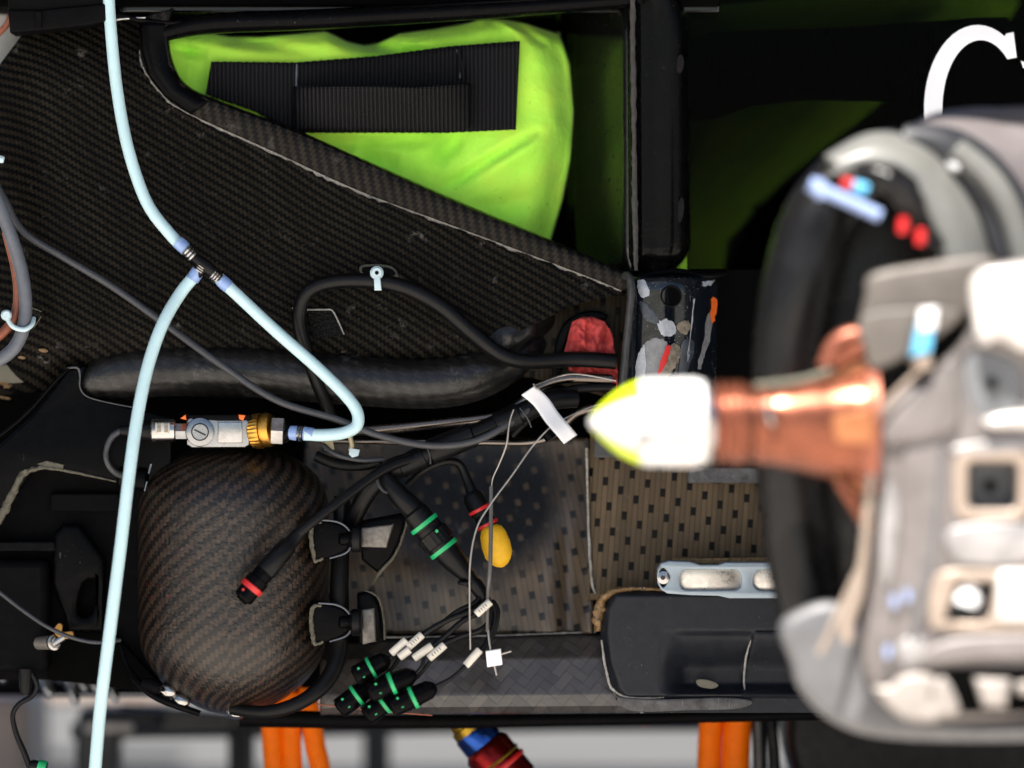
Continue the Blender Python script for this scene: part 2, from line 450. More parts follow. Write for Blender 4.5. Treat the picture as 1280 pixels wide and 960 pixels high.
M['light_block'] = mat("light_block_paint", (.05, .05, .05), .8, var=.1, vs_=1)

def hv_mat():
    q = N("hi_vis_cloth"); b = q.b
    c = q.ramp(q.noise(9, 5, .6), [(.3, (.30, .76, .05)), (.52, (.46, .95, .085)), (.72, (.56, .90, .085))])
    v = q.mapped(q.obj(), (900, 900, 900)); wv = q.n("TexChecker"); wv.inputs["Scale"].default_value = 1; q.l(v, wv.inputs["Vector"])
    stain = q.ramp(q.noise(160, 2, .5), [(.74, 0.), (.78, 1.)])
    c = q.mix(q.math('MULTIPLY', stain, .6), c, (.12, .2, .03))
    q.l(c, b.inputs["Base Color"]); b.inputs["Roughness"].default_value = .8; b.inputs["Specular IOR Level"].default_value = .15
    b.inputs["Sheen Weight"].default_value = .15
    n1 = q.bump(q.noise(26, 6, .6), .7, .006)
    q.bump(wv.outputs[1], .12, .0005, n1)
    return q.m
M['hv'] = hv_mat()
def webbing():
    q = N("black_webbing"); b = q.b
    sp = q.n("SeparateXYZ"); q.l(q.obj(), sp.inputs[0])
    s1 = q.math('SINE', q.math('MULTIPLY', sp.outputs[0], 2 * math.pi / .0052))
    s2 = q.math('SINE', q.math('MULTIPLY', sp.outputs[2], 2 * math.pi / .0024))
    h = q.math('MULTIPLY_ADD', s2, .35, s1)
    c = q.ramp(h, [(.0, (.002, .002, .0025)), (.8, (.0135, .0135, .016))])
    q.l(c, b.inputs["Base Color"]); b.inputs["Roughness"].default_value = .6; b.inputs["Specular IOR Level"].default_value = .12
    q.bump(h, .6, .001)
    return q.m
M['web'] = webbing()
def velcro():
    q = N("velcro_hooks"); b = q.b
    v = q.n("TexVoronoi"); v.inputs["Scale"].default_value = 330; q.l(q.obj(), v.inputs["Vector"])
    c = q.ramp(v.outputs[0], [(.1, (.014, .014, .015)), (.5, (.002, .002, .002))]); q.l(c, b.inputs["Base Color"])
    q.bump(q.math('SUBTRACT', 1, v.outputs[0]), .8, .002); b.inputs["Roughness"].default_value = .6; b.inputs['Specular IOR Level'].default_value = .1
    return q.m
M['velcro'] = velcro()
def acrylic():
    q = N("smoked_acrylic")
    tr = q.n("BsdfTransparent"); tr.inputs[0].default_value = (.26, .26, .21, 1)
    gl = q.n("BsdfGlossy"); gl.inputs[0].default_value = (1, 1, 1, 1); gl.inputs["Roughness"].default_value = .04
    mx = q.n("MixShader"); mx.inputs[0].default_value = .002
    q.l(tr.outputs[0], mx.inputs[1]); q.l(gl.outputs[0], mx.inputs[2]); q.l(mx.outputs[0], q.out.inputs[0])
    return q.m
M['acrylic'] = acrylic()

# ------------------------------------------------------------------ the setting
fl = put("floor", boxm((-60, -80, -.3), (60, 60, 0)), M['floor'], None, 0); tag(fl, kind='structure')
fs2 = put('asphalt', boxm((-12, 1.2, .0), (12, 14, .004)), mat('grey_asphalt', (.085, .083, .080), .75, var=.12, vs_=3, bump=.1), None, 0); tag(fs2, kind='structure')
ce = put("added_canopy", boxm((-3.2, -.95, 1.92), (3.2, .75, 2.1)), M['light_block'], None, 0); tag(ce, kind='structure')  # unseen canopy, added to keep sun off the flank but not the hub
for sx in (-1, 1):
    gw = put('added_side_wall', boxm((3.0 * sx - .1, -.95, 0), (3.0 * sx + .1, .75, 1.92)), M['light_block'], None, 0); tag(gw, kind='structure')  # unseen side walls, added to cut light and reflections from the sides

# ------------------------------------------------------------------ the car's flank
car = thing("race_car", P(640, 900, .1) * 1, "stripped racing car flank in bare black woven carbon behind all the hoses and cables", "racing car")
edge = catmull([(212, 12), (207, 45), (212, 80), (228, 108), (262, 127), (370, 168), (470, 212), (565, 254), (670, 298), (765, 338), (800, 356)], 8)
bead = catmull([(176, 22), (176, 55), (180, 82), (200, 112), (232, 138), (345, 190), (450, 238), (550, 275), (650, 312), (745, 348), (778, 362)], 8)

def ydepth(px, py):
    y = 0.0
    if px < 70: y += ((70 - px) / 110) ** 2 * .10
    if py < 110 and px < 200: y += ((110 - py) / 110) ** 2 * .04
    if py > 400: y += ((py - 400) / 90) ** 2 * .05
    return y + .003 * math.sin(px * .011) * math.sin(py * .013)
def f_panel(u, v):
    # rows run from the bead curve (v=0) down and left to the lower edge
    i = u * (len(bead) - 1); k = min(int(i), len(bead) - 2); f = i - k
    bx = bead[k][0] * (1 - f) + bead[k + 1][0] * f; by = bead[k][1] * (1 - f) + bead[k + 1][1] * f
    # opposite border: left-top corner, left side, bottom
    if u < .28: t = u / .28; ox, oy = 30 - 90 * t, 40 + 120 * t
    elif u < .5: t = (u - .28) / .22; ox, oy = -60, 160 + 340 * t
    else: t = (u - .5) / .5; ox = -60 + 844 * t; oy = interp([(-60, 500), (110, 484), (400, 470), (590, 446), (650, 414), (720, 380), (784, 366)], ox)
    px, py = bx + (ox - bx) * v, by + (oy - by) * v
    return px, py, ydepth(px, py)
surf("side_panel", f_panel, 110, 70, M['panel'], car, .006)
def f_lip(u, v):
    i = u * (len(edge) - 1); k = min(int(i), len(edge) - 2); f = i - k
    ex, ey = [edge[k][a] * (1 - f) + edge[k + 1][a] * f for a in (0, 1)]
    bx, by = [bead[k][a] * (1 - f) + bead[k + 1][a] * f for a in (0, 1)]
    y0 = -.004
    if v < .7:
        t = v / .7; px, py = bx + (ex - bx) * t, by + (ey - by) * t; y = y0 - .006 * math.sin(math.pi * t * .6)
    else:
        t = (v - .7) / .3; px, py = ex + 3 * math.sin(math.pi * t * .5) * .6, ey - 2 * math.sin(math.pi * t * .5); y = y0 - .0057 + .04 * t * t
    return px, py, y
lip = surf("opening_lip", f_lip, 100, 20, M['lip'], car, .003)
tube("seam_bead", [(a, b, -.002, 3.0 + 1.6 * random.random()) for a, b in bead[10::2]], 4, M['putty'], car, n=4, seg=8, flat=.6, lump=.8, ls=150)
# smooth dark corner moulding left of the opening
def f_corner(u, v):
    a = R(200 - 118 * u)
    o = [(176, 28), (178, 62), (186, 92), (206, 118), (240, 142)]; e = [(209, 30), (207, 50), (212, 80), (228, 108), (262, 127)]
    i = u * 4; k = min(int(i), 3); f = i - k
    ox, oy = [o[k][j] * (1 - f) + o[k + 1][j] * f for j in (0, 1)]; ex, ey = [e[k][j] * (1 - f) + e[k + 1][j] * f for j in (0, 1)]
    return ox + (ex - ox) * v, oy + (ey - oy) * v, -.008 - .007 * math.sin(math.pi * v)
surf("corner_moulding", f_corner, 24, 10, M['black'], car, .003)
# rail over the opening
tube("top_rail", [(196, 44, 0, 10), (260, 30, 0, 13), (400, 24, 0, 13), (560, 15, 0, 12), (700, 6, 0, 11), (800, -2, 0, 11)], 13, M['black'], car, n=8, seg=18, flat=1.4)
tube("rail_flange", [(130, 14, -.01, 5), (200, 28, -.01, 4), (300, 24, -.01, 3), (500, 10, -.01, 3), (800, -8, -.01, 3)], 4, M['black'], car, n=6, seg=8)
pbox("upper_body", -30, -60, 900, 8, .02, .3, M['deep'], car)
pbox("bulkhead", -120, -120, 1500, 870, .45, .5, M['deep'], car)
# inside of the opening
pbox("cavity_roof", 150, -40, 900, 16, .03, .42, M['gloss_in'], car)
def f_inner(u, v):
    return 712 + 80 * v, -10 + 380 * u, .16 - .16 * v
M['wallgloss'] = mat('cavity_wall_gloss', (.004, .004, .004), .22, spec=.6, var=.2)
surf("cavity_wall", f_inner, 6, 6, M['wallgloss'], car, .004)
# post to the right of the opening
def f_post(u, v):
    py = -20 + 372 * v
    prof = [(784, .05), (786, .0), (789, -.016), (794, -.02), (799, -.014), (803, -.002), (812, -.004), (826, -.010), (842, -.010), (854, -.002), (861, .014), (864, .06)]
    i = u * (len(prof) - 1); k = min(int(i), len(prof) - 2); f = i - k
    px = prof[k][0] * (1 - f) + prof[k + 1][0] * f; y = prof[k][1] * (1 - f) + prof[k + 1][1] * f
    lean = 4 * (1 - v)
    if v > .86 and px > 800: px -= (px - 800) * (1 - math.sqrt(max(0, 1 - ((v - .86) / .14) ** 2))) * 1.0
    if v < .2 and px > 800: px -= (px - 800) * (1 - math.sqrt(max(0, 1 - ((.2 - v) / .2) ** 2))) * .4
    y += .035 * sstep(.9, 1, v)
    return px - lean * .5, py, y
M['post'] = mat("post_worn_black", (.002, .002, .0023), .25, spec=.09, var=.4, vs_=40, scratch=.3, sc=(.2, .19, .18), bump=.15, bs=60)
surf("door_post", f_post, 40, 60, M['post'], car, .003)
M['wornedge'] = mat("post_edge_wear", (.035, .030, .028), .55, var=.7, vs_=150, bump=.4, bs=300)
tube("post_edge", [(791, -10, -.0195, 3.2), (791, 60, -.0195, 3.4), (792.5, 170, -.02, 3), (793.5, 260, -.02, 3.6), (795, 338, -.019, 2.6)], 3, M['wornedge'], car, n=14, seg=8, flat=.5, lump=.5, ls=300)
M['wearp'] = mat('faint_wear', (.010, .009, .009), .6, spec=.1, var=.7, vs_=200)
for (a, b, rx, ry) in ((850, 80, 5, 12), (851, 262, 4, 16)):
    plate("wear_patch", smooth_loop(ell(a, b, rx, ry, 10, 5), 3), M['wearp'], car, y=-.0062, depth=.003, bev=.0004)
# fittings along the panel
pl = plate("clip_plate", smooth_loop([(450, 333), (468, 330), (490, 333), (498, 345), (488, 347), (455, 345)], 4), M['fray'], car, y=-.006, depth=.004, bev=.001)
plate("plate_inlay", smooth_loop([(453, 335), (468, 333), (489, 336), (494, 343), (486, 345), (457, 343)], 4), M['blackmatt'], pl, y=-.0075, depth=.003, bev=.0006)
vp = plate("velcro_pad", [(384, 388), (416, 388), (431, 419), (392, 424)], M['velcro'], car, y=-.005, depth=.006, bev=.001)
M['hairline'] = mat("pale_hairline", (.3, .29, .27), .6, var=.5, vs_=300)
tube("pad_border", [(365, 385, -.006, 1), (384, 387, -.006, 1.1), (405, 387, -.006, 1.1), (415, 388, -.006, 1.1), (422, 400, -.006, 1), (430, 418, -.006, .8)], 1, M['hairline'], vp, n=4, seg=6)
tube("scribe_line", [(40, 385, .002, .9), (54, 391, .002, .9), (50, 398, .002, .8), (42, 410, .002, .7)], 1, M['fray'], car, n=3, seg=6)
plate("core_hole", smooth_loop(ell(16, 467, 30, 12, 12), 3), M['tan'], car, y=-.001 + ydepth(16, 467), depth=.006, bev=.001)
tube("core_rim", [(-16, 470, .075, 4), (0, 476, .075, 5), (18, 479, .07, 5), (38, 475, .065, 4.5), (46, 466, .065, 2)], 4, M['rust'], car, n=10, seg=8, lump=1.2, ls=260)
for (a, b, rx, ry) in ((54, 438, 6, 2.4), (27, 447, 5, 2), (5, 497, 8, 1.5)):
    plate("chip", smooth_loop(ell(a, b, rx, ry, 9, 10), 2), M['rust'], car, y=ydepth(a, b) - .004, depth=.004, bev=.0006)
# moulded duct running along the flank
tube("duct_tube", [(96, 486, .03, 20), (140, 470, .03, 31), (220, 463, .025, 33), (320, 466, .02, 32), (420, 474, .018, 31), (520, 480, .016, 31), (580, 474, .018, 31), (628, 455, .03, 28), (668, 425, .06, 22)], 30, M['tubec'], car, n=12, seg=36)
tube("duct_shoulder", [(600, 458, .035, 18), (626, 430, .022, 26), (648, 410, .026, 25), (674, 398, .05, 20), (690, 394, .08, 14)], 20, M['tubec'], car, n=8, seg=24, lump=.15, ls=60)
# lower-left covers
plate("access_cover", [(-60, 610), (0, 556), (40, 520), (84, 462), (108, 456), (102, 480), (108, 494), (140, 503), (215, 522), (215, 612), (140, 602), (62, 586), (36, 594), (0, 650), (-60, 700)], M['black'], car, y=.0, depth=.03, bev=.004)
M['edgedim'] = mat('dim_edge', (.06, .065, .07), .4, var=.5)
tube("cover_edge", [(84, 460, -.002, 1.2), (97, 460, -.002, 1.4), (100, 470, -.002, 1.2), (100, 484, -.002, 1.0), (108, 495, -.002, .9), (130, 502, -.002, .8), (165, 509, -.002, .7)], 1.3, M['edgedim'], car, n=6, seg=6)
tube("cover_ridge", [(-10, 552, -.003, 2.2), (30, 520, -.003, 2), (70, 476, -.003, 2), (86, 461, -.003, 1.2)], 2, M['black'], car, n=6, seg=8)
tube("frayed_edge", [(-14, 664, -.001, 5), (2, 645, -.002, 5), (16, 616, -.002, 4.6), (28, 594, -.002, 4), (44, 586, -.002, 3), (62, 585, -.002, 2.2), (100, 592, -.002, 1.7), (150, 603, -.002, 1.1)], 3, M['fray'], car, n=8, seg=8, lump=.5, ls=200)
plate("torn_flap", [(46, 580), (58, 576), (80, 581), (78, 588), (60, 586)], M['fray'], car, y=-.003, depth=.004, bev=.0006)
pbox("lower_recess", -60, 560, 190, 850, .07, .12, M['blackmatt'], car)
pbox("recess_shelf", -60, 676, 70, 690, .03, .09, M['black'], car)
pbox("recess_box", 62, 616, 150, 640, .05, .1, M['blackmatt'], car)
plate("recess_plate", [(66, 668), (78, 655), (100, 656), (132, 700), (130, 790), (84, 790), (80, 770), (64, 730)], M['black'], car, holes=[smooth_loop([(104, 730), (120, 728), (114, 766), (98, 768)], 3)], y=.03, depth=.03, bev=.008)
pbox("recess_lip", -60, 700, 60, 842, .02, .09, M['blackmatt'], car, .01)
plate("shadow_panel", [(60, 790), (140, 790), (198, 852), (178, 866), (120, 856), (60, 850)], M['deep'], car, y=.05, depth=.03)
# lower panel beside the bottle
def f_low(u, v):
    px = 380 + 360 * u; py = 548 + 244 * v
    y = .15 - .035 * sstep(.55, 1, u) - .055 * sstep(.0, .75, v) - .012 * sstep(.7, 1, v) - .012 * math.exp(-((u - .55) / .2) ** 2 - ((v - .75) / .2) ** 2)
    y += .018 * math.exp(-((px - 712) / 16) ** 2) * sstep(.2, .7, v)
    return px, py, y
surf("lower_panel", f_low, 70, 50, M['satin2'], car, .004)
def f_low2(u, v):
    px = 738 + 260 * u; py = 536 + 214 * v
    return px - 4 * v * (1 - u), py, .050 - .006 * math.sin(u * 2.2)
surf("satin_panel", f_low2, 30, 24, M['satin'], car, .005)
tube("panel_seam", [(733, 560, .047, 1.6), (735, 640, .047, 1.6), (739, 720, .047, 1.8), (744, 742, .047, 1.2)], 1.6, M['hairline'], car, n=12, seg=6, lump=.6, ls=300)
pbox("dark_gusset", 742, 540, 800, 572, .03, .05, M['edging'], car, .002)
pbox("gusset_strip", 860, 584, 960, 604, .03, .05, M['navyw'], car, .002)
def f_ledge(u, v):
    px = 400 + 400 * u
    top = 800 - 9 * u
    tb = [(0, top, .062), (.05, top + 2, .045), (.25, 822, .02), (.62, 866, .0), (.8, 882, .0), (.92, 890, .012), (1, 892, .04)]
    py = interp([(a, b) for a, b, _ in tb], v); y = interp([(a, c) for a, _, c in tb], v)
    y += .05 * sstep(.3, 0, u)
    return px, py + 3 * (1 - u), y
surf("sill_ledge", f_ledge, 60, 40, M['ledge'], car, .004)
tube("ledge_crease", [(470, 797, .055, 1.0), (600, 795, .055, .9), (745, 790, .055, .9)], 1, M['hairline'], car, n=20, seg=6, lump=.7, ls=300)
tube("copper_trace", [(395, 880, .02, 1), (480, 889, .0, 1), (540, 894, 0, 1)], 1, M['copperd'], car, n=5, seg=6)
# underside skirt
tube("skirt", [(300, 897, .08, 12), (560, 902, .08, 9), (900, 896, .08, 7), (1040, 893, .08, 7)], 8, M['blackmatt'], car, n=6, seg=12)
# dark blue corner tray
def f_tray(u, v):
    py = 735 + 156 * v; px0 = interp([(735, 784), (738, 770), (745, 760), (760, 752), (790, 750), (830, 756), (860, 766), (880, 782), (891, 806)], py)
    px = px0 + (1080 - px0) * u
    y = -.018
    e = min(px - px0, (py - 735) * 1.0)
    y += .022 * (1 - sstep(0, 12, e)) ** 1.5
    # pocket with curved floor
    a = sstep(826, 850, px) * sstep(788, 793, py) * (1 - sstep(846, 868, py))
    b = 1 - sstep(1000, 1010, px)
    a = sstep(822, 862, px) * sstep(786, 796, py) * (1 - sstep(860, 872, py))
    tt = (py - 786) / 84; y += .034 * sstep(822, 862, px) * b * sstep(0, .62, tt) * (1 - sstep(.8, 1, tt)) + .006 * a * b
    if 928 < px and py > 790: y += -.010 * a * sstep(926, 931, px - (846 - py) * .25)
    y += .01 * sstep(868, 874, py)
    return px, py, y
surf("floor_tray", f_tray, 130, 110, M['navy'], car, .004, 60)
tube("tray_rim", [(830, 737, -.006, 2), (795, 736, -.006, 2.5), (768, 739, -.008, 4), (753, 750, -.004, 6), (748, 768, .0, 7), (747, 788, .004, 5)], 4, M['rust'], car, n=8, seg=10, lump=.5, ls=240)
tube("tray_edge", [(752, 800, -.01, 1.2), (757, 835, -.014, 1.6), (766, 862, -.014, 1.6), (790, 872, -.014, 1), (830, 872, -.012, .8)], 1.2, M['hairline'], car, n=8, seg=6, lump=.7, ls=260)
def f_fl(u, v):
    px0 = 764 + 30 * v; px = px0 + u * (960 - 30 * v - px0); py = 866 + 23 * v + 2 * math.sin(u * 5)
    return px, py, -.02 + .012 * v
M['flange'] = M['navyw']
plate("tray_flange", smooth_loop([(766, 866), (775, 871), (820, 874), (868, 873), (905, 872), (940, 876), (925, 886), (860, 888), (800, 890), (778, 884)], 4), M['navyw'], car, y=-.017, depth=.006, bev=.002)
tube("pocket_scratch", [(944, 790, -.012, 1.1), (934, 815, -.001, 1.3), (930, 845, .001, 1.4), (931, 862, -.006, 1.2)], 1.2, M['hairline'], car, n=6, seg=6, lump=.5, ls=300)
plate("chipped_patch", smooth_loop([(871, 850), (885, 850), (898, 856), (890, 861), (874, 858)], 4), M['tan'], car, y=-.008, depth=.004, bev=.0006)

# intake snout right of the cloth
M['satind'] = carbon('carbon_mouth_satin', (.0066, .0105), (.022, .016, .0095), (.0015, .0015, .0015), 'satin', rot=2, coat=.0, spec=.08)
sn = plate("intake_mouth", [(640, 404), (700, 372), (760, 352), (790, 345), (786, 480), (772, 500), (690, 478), (650, 470)], M['satind'], car, y=.045, depth=.02, bev=.002)
plate("mouth_collar", smooth_loop([(690, 470), (697, 420), (714, 396), (740, 388), (760, 394), (752, 402), (735, 398), (716, 410), (705, 440), (702, 470)], 4), M['black'], car, y=.03, depth=.02, bev=.003)
def ysn(px, py): return -.035 + .085 * (abs(px - 826) / 80) ** 2.2 + .02 * max(0, (360 - py) / 20) ** 1.5 * .5
def f_sn(u, v):
    py = 345 + 150 * v
    x0 = 786 - 8 * v; x1 = 908 - 4 * math.sin(v * 3) + 40 * max(0, v - .55)
    px = x0 + (x1 - x0) * u
    return px, py, ysn(px, py)
shell = surf("snout_shell", f_sn, 50, 40, M['snout'], car, .004)
M['chipd'] = mat('slate_primer', (.035, .045, .06), .25, var=.5)
def chip(pts, m, nm="chip_and_glint", lift=.0012):
    rj = random.Random(int(pts[0][0] * 7 + pts[0][1]))
    pts = [(a + rj.uniform(-1.1, 1.1), b + rj.uniform(-1.3, 1.3)) for a, b in catmull(pts, 5, True)]
    me = plate_mesh(pts, (), 0, .0012, .0003)
    bm = bmesh.new(); bm.from_mesh(me); bmesh.ops.triangulate(bm, faces=bm.faces)
    for _ in range(3):
        bmesh.ops.subdivide_edges(bm, edges=[e for e in bm.edges if e.calc_length() > .004], cuts=1); bmesh.ops.triangulate(bm, faces=bm.faces)
    bm.to_mesh(me); bm.free()
    for v in me.vertices:
        px = v.co.x / .001 + 640; py = 480 - (v.co.z - ZC) / .001
        y = ysn(px, py); c = P(px, py, y - lift); v.co = (c.x, c.y + v.co.y, c.z)
    return put(nm, me, m, shell)
chip([(822, 405), (832, 399), (842, 404), (846, 413), (838, 421), (826, 417)], M['chip_glint'])
chip([(803, 432), (814, 424), (828, 424), (834, 434), (830, 470), (826, 488), (796, 488), (797, 460)], M['chipg'])
chip([(793, 486), (796, 452), (803, 434), (807, 436), (806, 486)], M['chip_glint'], lift=.002)  # pale reflection on the shell, painted as a streak
chip([(838, 432), (846, 430), (852, 440), (846, 456), (836, 470), (828, 470), (834, 448)], M['chipb'])
chip([(833, 434), (838, 436), (828, 464), (822, 464)], M['red_r'], lift=.0022)
chip([(846, 405), (858, 400), (864, 408), (858, 418), (848, 414)], M['chipb'])
chip([(880, 352), (893, 350), (890, 356), (878, 358)], M['chip_glint'])
chip([(796, 352), (806, 350), (812, 366), (808, 372), (800, 368)], M['chip_glint'])
chip([(800, 376), (816, 388), (824, 400), (816, 404), (804, 396)], M['chipd'])
chip([(852, 430), (864, 424), (868, 440), (856, 470), (848, 478)], M['chipd'])
chip([(889, 373), (896, 376), (893, 400), (889, 402)], M['orange_s'], lift=.003)
chip([(884, 395), (890, 392), (888, 420), (880, 446), (876, 460), (872, 456), (880, 425)], M['chipg'])
chip([(866, 380), (868, 380), (862, 440), (859, 450)], M['chip_glint'])
pb = thing("tmp", (0, 0, 0), "x", "x"); bpy.data.objects.remove(pb)
lathe("shell_hole", (839, 370, ysn(839, 370) - .001), (839, 370, ysn(839, 370) + .01), [(0, 12), (.4, 13), (1, 12)], M['deep'], shell)
tube("hole_rim", [(839 + 12.5 * math.cos(a * .5236), 370 + 12.5 * math.sin(a * .5236), ysn(839, 370) - .001, 1.3) for a in range(13)], 1.3, M['black'], shell, n=3, seg=6)
tube("rubber_edging", [(772, 350, .01, 3), (785, 345, -.025, 6), (789, 360, -.034, 7), (786, 400, -.034, 7), (782, 440, -.034, 7), (778, 486, -.034, 7)], 7, M['edging'], car, n=8, seg=14, flat=.7, lump=.15, ls=200)
tube("shell_back_rim", [(798, 346, -.01, 4), (840, 340, .0, 5), (880, 345, .01, 5), (905, 342, .03, 6)], 5, M['black'], car, n=8, seg=12)

# ------------------------------------------------------------------ hi-vis bags and the smoked screen
def bag(label, ox=0, oy=0, dep=.05, top=None, right=None, left=205, bottom=360, group=None):
    b = thing("padded_bag", P(450 + ox, 360 + oy, dep + .06), label, "bag", group)
    def f(u, v):
        # u left to right, v top to bottom; the last bit on each side wraps back
        U = min(1, max(0, (u - .05) / .9)); V = min(1, max(0, (v - .06) / .9))
        back = max(0, (u - .95) / .05, (.05 - u) / .05); back2 = max(0, (.06 - v) / .06, (v - .96) / .04)
        py0 = interp(top, left + U * (interp(right, 150) - left))
        py = py0 + (bottom - py0) * V
        xr = interp(right, py); px = left + U * (xr - left)
        y = dep
        e = max(1 - U, 0) * (xr - left)
        y += (.035 if not ox else 0) * (1 - sstep(0, 60, e)) ** 2 + (.30 * (1 - sstep(0, 150, e)) ** 1.6 if ox else 0) + .02 * (1 - sstep(0, 22, py - py0)) ** 2
        y -= .014 * math.sin(math.pi * min(1, U)) * math.sin(math.pi * min(1, V * 1.1))
        for (p, q, wd, am) in FOLDS:
            d, t = dseg(px, py, p, q); y += 2.6 * am * math.exp(-(d / wd) ** 2) * math.sin(math.pi * (.08 + .92 * min(1, t + .05)) ) if t < 1 else 0
        y += .007 * mnoise.noise(Vector((px * .011, py * .014, ox))) + .002 * mnoise.noise(Vector((px * .03, py * .035, ox + 5)))
        y += .08 * back + .08 * back2
        return px + ox, py + oy, y
    surf("cover", f, 150, 90, M['hv'], b, .003, 60)
    return b
FOLDS = [((670, 165), (540, 244), 7, .007), ((690, 160), (570, 232), 16, -.006), ((575, 170), (540, 210), 9, .005), ((640, 30), (690, 60), 6, .006), ((620, 26), (668, 48), 5, -.004),
         ((415, 42), (520, 72), 7, .007), ((470, 57), (560, 66), 6, .005), ((280, 48), (400, 66), 8, .005), ((220, 60), (262, 70), 6, .005), ((500, 205), (440, 190), 14, .006),
         ((690, 100), (705, 200), 14, -.003), ((600, 262), (690, 240), 12, .004), ((560, 300), (640, 262), 8, .003), ((400, 180), (560, 176), 8, .004)]
TOP = [(205, 40), (215, 37), (245, 38), (290, 46), (330, 46), (380, 42), (415, 39), (440, 52), (462, 57), (480, 54), (510, 42), (560, 36), (600, 30), (630, 24), (660, 24), (684, 30), (720, 44)]
RIGHT = [(20, 672), (28, 688), (45, 700), (80, 712), (140, 717), (200, 713), (250, 703), (300, 688), (360, 668)]
bag1 = bag("bright hi-vis green padded bag with black webbing handle filling the wedge-shaped opening", 0, 0, .055, TOP, RIGHT, group=None)
def strap_surf(name, pts_top, pts_bot, ys, parent, nu=60, nv=10, thick=.003, ox=0, oy=0):
    def f(u, v):
        x = pts_top[0][0] + u * (pts_top[-1][0] - pts_top[0][0]); xb = pts_bot[0][0] + u * (pts_bot[-1][0] - pts_bot[0][0])
        a = interp(pts_top, x); b = interp(pts_bot, xb)
        return x + (xb - x) * v + ox, a + (b - a) * v + oy + .35 * math.sin(u * 260) * (abs(v - .5) * 2) ** 6, ys(u, v)
    return surf(name, f, nu, nv, M['web'], parent, thick)
ST = [(264, 77), (370, 78), (470, 70), (560, 58), (650, 51)]; SB = [(257, 118), (320, 140), (368, 166), (480, 166), (560, 166), (645, 162)]
def strap_set(b, ox, oy, y0):
    strap_surf("strap_base", ST, SB, lambda u, v: y0 - .002 * math.sin(u * 9) - .012 * min(v, .5) * sstep(.26, .34, u) * (1 - sstep(.76, .82, u)), b, 140, 12, .003, ox, oy)
    h = strap_surf("handle", [(366, 108), (480, 109), (520, 110), (590, 104)], [(366, 164), (450, 165), (560, 166), (588, 164)],
               lambda u, v: y0 - .010 - .065 * math.sin(math.pi * u) ** .5 * (1 - .75 * v), b, 90, 10, .003, ox, oy)
    tube("stitching", [(371 + ox, 80 + oy, y0 - .004, .9), (370 + ox, 110 + oy, y0 - .006, .9), (367 + ox, 150 + oy, y0 - .006, .9)], 1, M['cablegrey'], b, n=10, seg=6, lump=.9, ls=500)
    tube("stitching", [(571 + ox, 62 + oy, y0 - .004, .9), (576 + ox, 80 + oy, y0 - .004, .9), (575 + ox, 98 + oy, y0 - .004, .9)], 1, M['cablegrey'], b, n=10, seg=6, lump=.9, ls=500)
    tube("strap_fold", [(574 + ox, 62 + oy, y0 - .005, 2.5), (577 + ox, 84 + oy, y0 - .007, 3), (580 + ox, 100 + oy, y0 - .008, 2)], 3, M['web'], b, n=6, seg=8)
strap_set(bag1, 0, 0, .036)
TOP2 = [(205, 10), (300, -5), (500, -10), (900, -10)]; RIGHT2 = [(-20, 640), (20, 620), (60, 540), (150, 430), (220, 340), (300, 265), (400, 250)]
FOLDS = [((240, 20), (300, -5), 12, .01), ((250, 190), (330, 300), 16, .012), ((480, 30), (640, 20), 12, .01), ((260, 170), (420, 160), 12, .008)]
bag2 = bag("dim green padded bag with a broad black band seen through the smoked screen", 645, 0, .13, TOP2, RIGHT2, left=205, bottom=400)
def band(u, v):
    x = 860 + 400 * u; a = interp([(860, 52), (890, 40), (1050, 35), (1220, 22), (1340, 20)], x); b = interp([(860, 152), (895, 148), (940, 132), (1010, 125), (1340, 132)], x)
    return x, a + (b - a) * v, .085 + .12 * max(0, u - .35) ** 2
surf("black_band", band, 60, 8, M['web'], bag2, .004)
sc = thing("smoked_screen", P(1080, 340, .035), "smoked dark screen carrying a large white serif letter C", "screen")
pbox("sheet", 859, -60, 1420, 352, .035, .039, M['acrylic'], sc, .0005)
pbox("lower_frame", 862, 336, 1420, 545, .028, .06, M['deep'], sc, .002)
def letter_c():
    o = []
    for k in range(40):                       # outer sweep from the upper terminal round the left to the lower one
        a = R(-38 - (360 - 76) * k / 39); o.append((1222 + 67 * math.cos(a), 136 + 105 * math.sin(a)))
    i = []
    for k in range(40):
        a = R(-46 - (360 - 92) * k / 39); i.append((1226 + 48 * math.cos(a), 136 + 86 * math.sin(a)))
    top = [(1271, 72), (1267, 40), (1262, 40)]
    bot = [(1262, 232), (1267, 232), (1271, 200)]
    oo = [p for p in o if not (p[0] > 1256)]; ii = [p for p in i if not (p[0] > 1262)]
    return [(1264, 73)] + top[:2] + [(1258, 42)] + oo + [(1258, 230), (1267, 232), (1271, 200), (1264, 199)] + ii[::-1]
plate("letter", letter_c(), M['letter'], sc, y=.0335, depth=.0012, bev=.0002)
plate("letter", [(1276, 76), (1300, 84), (1318, 84), (1318, 90), (1300, 90), (1279, 85)], M['letter'], sc, y=.0335, depth=.0012, bev=.0002)

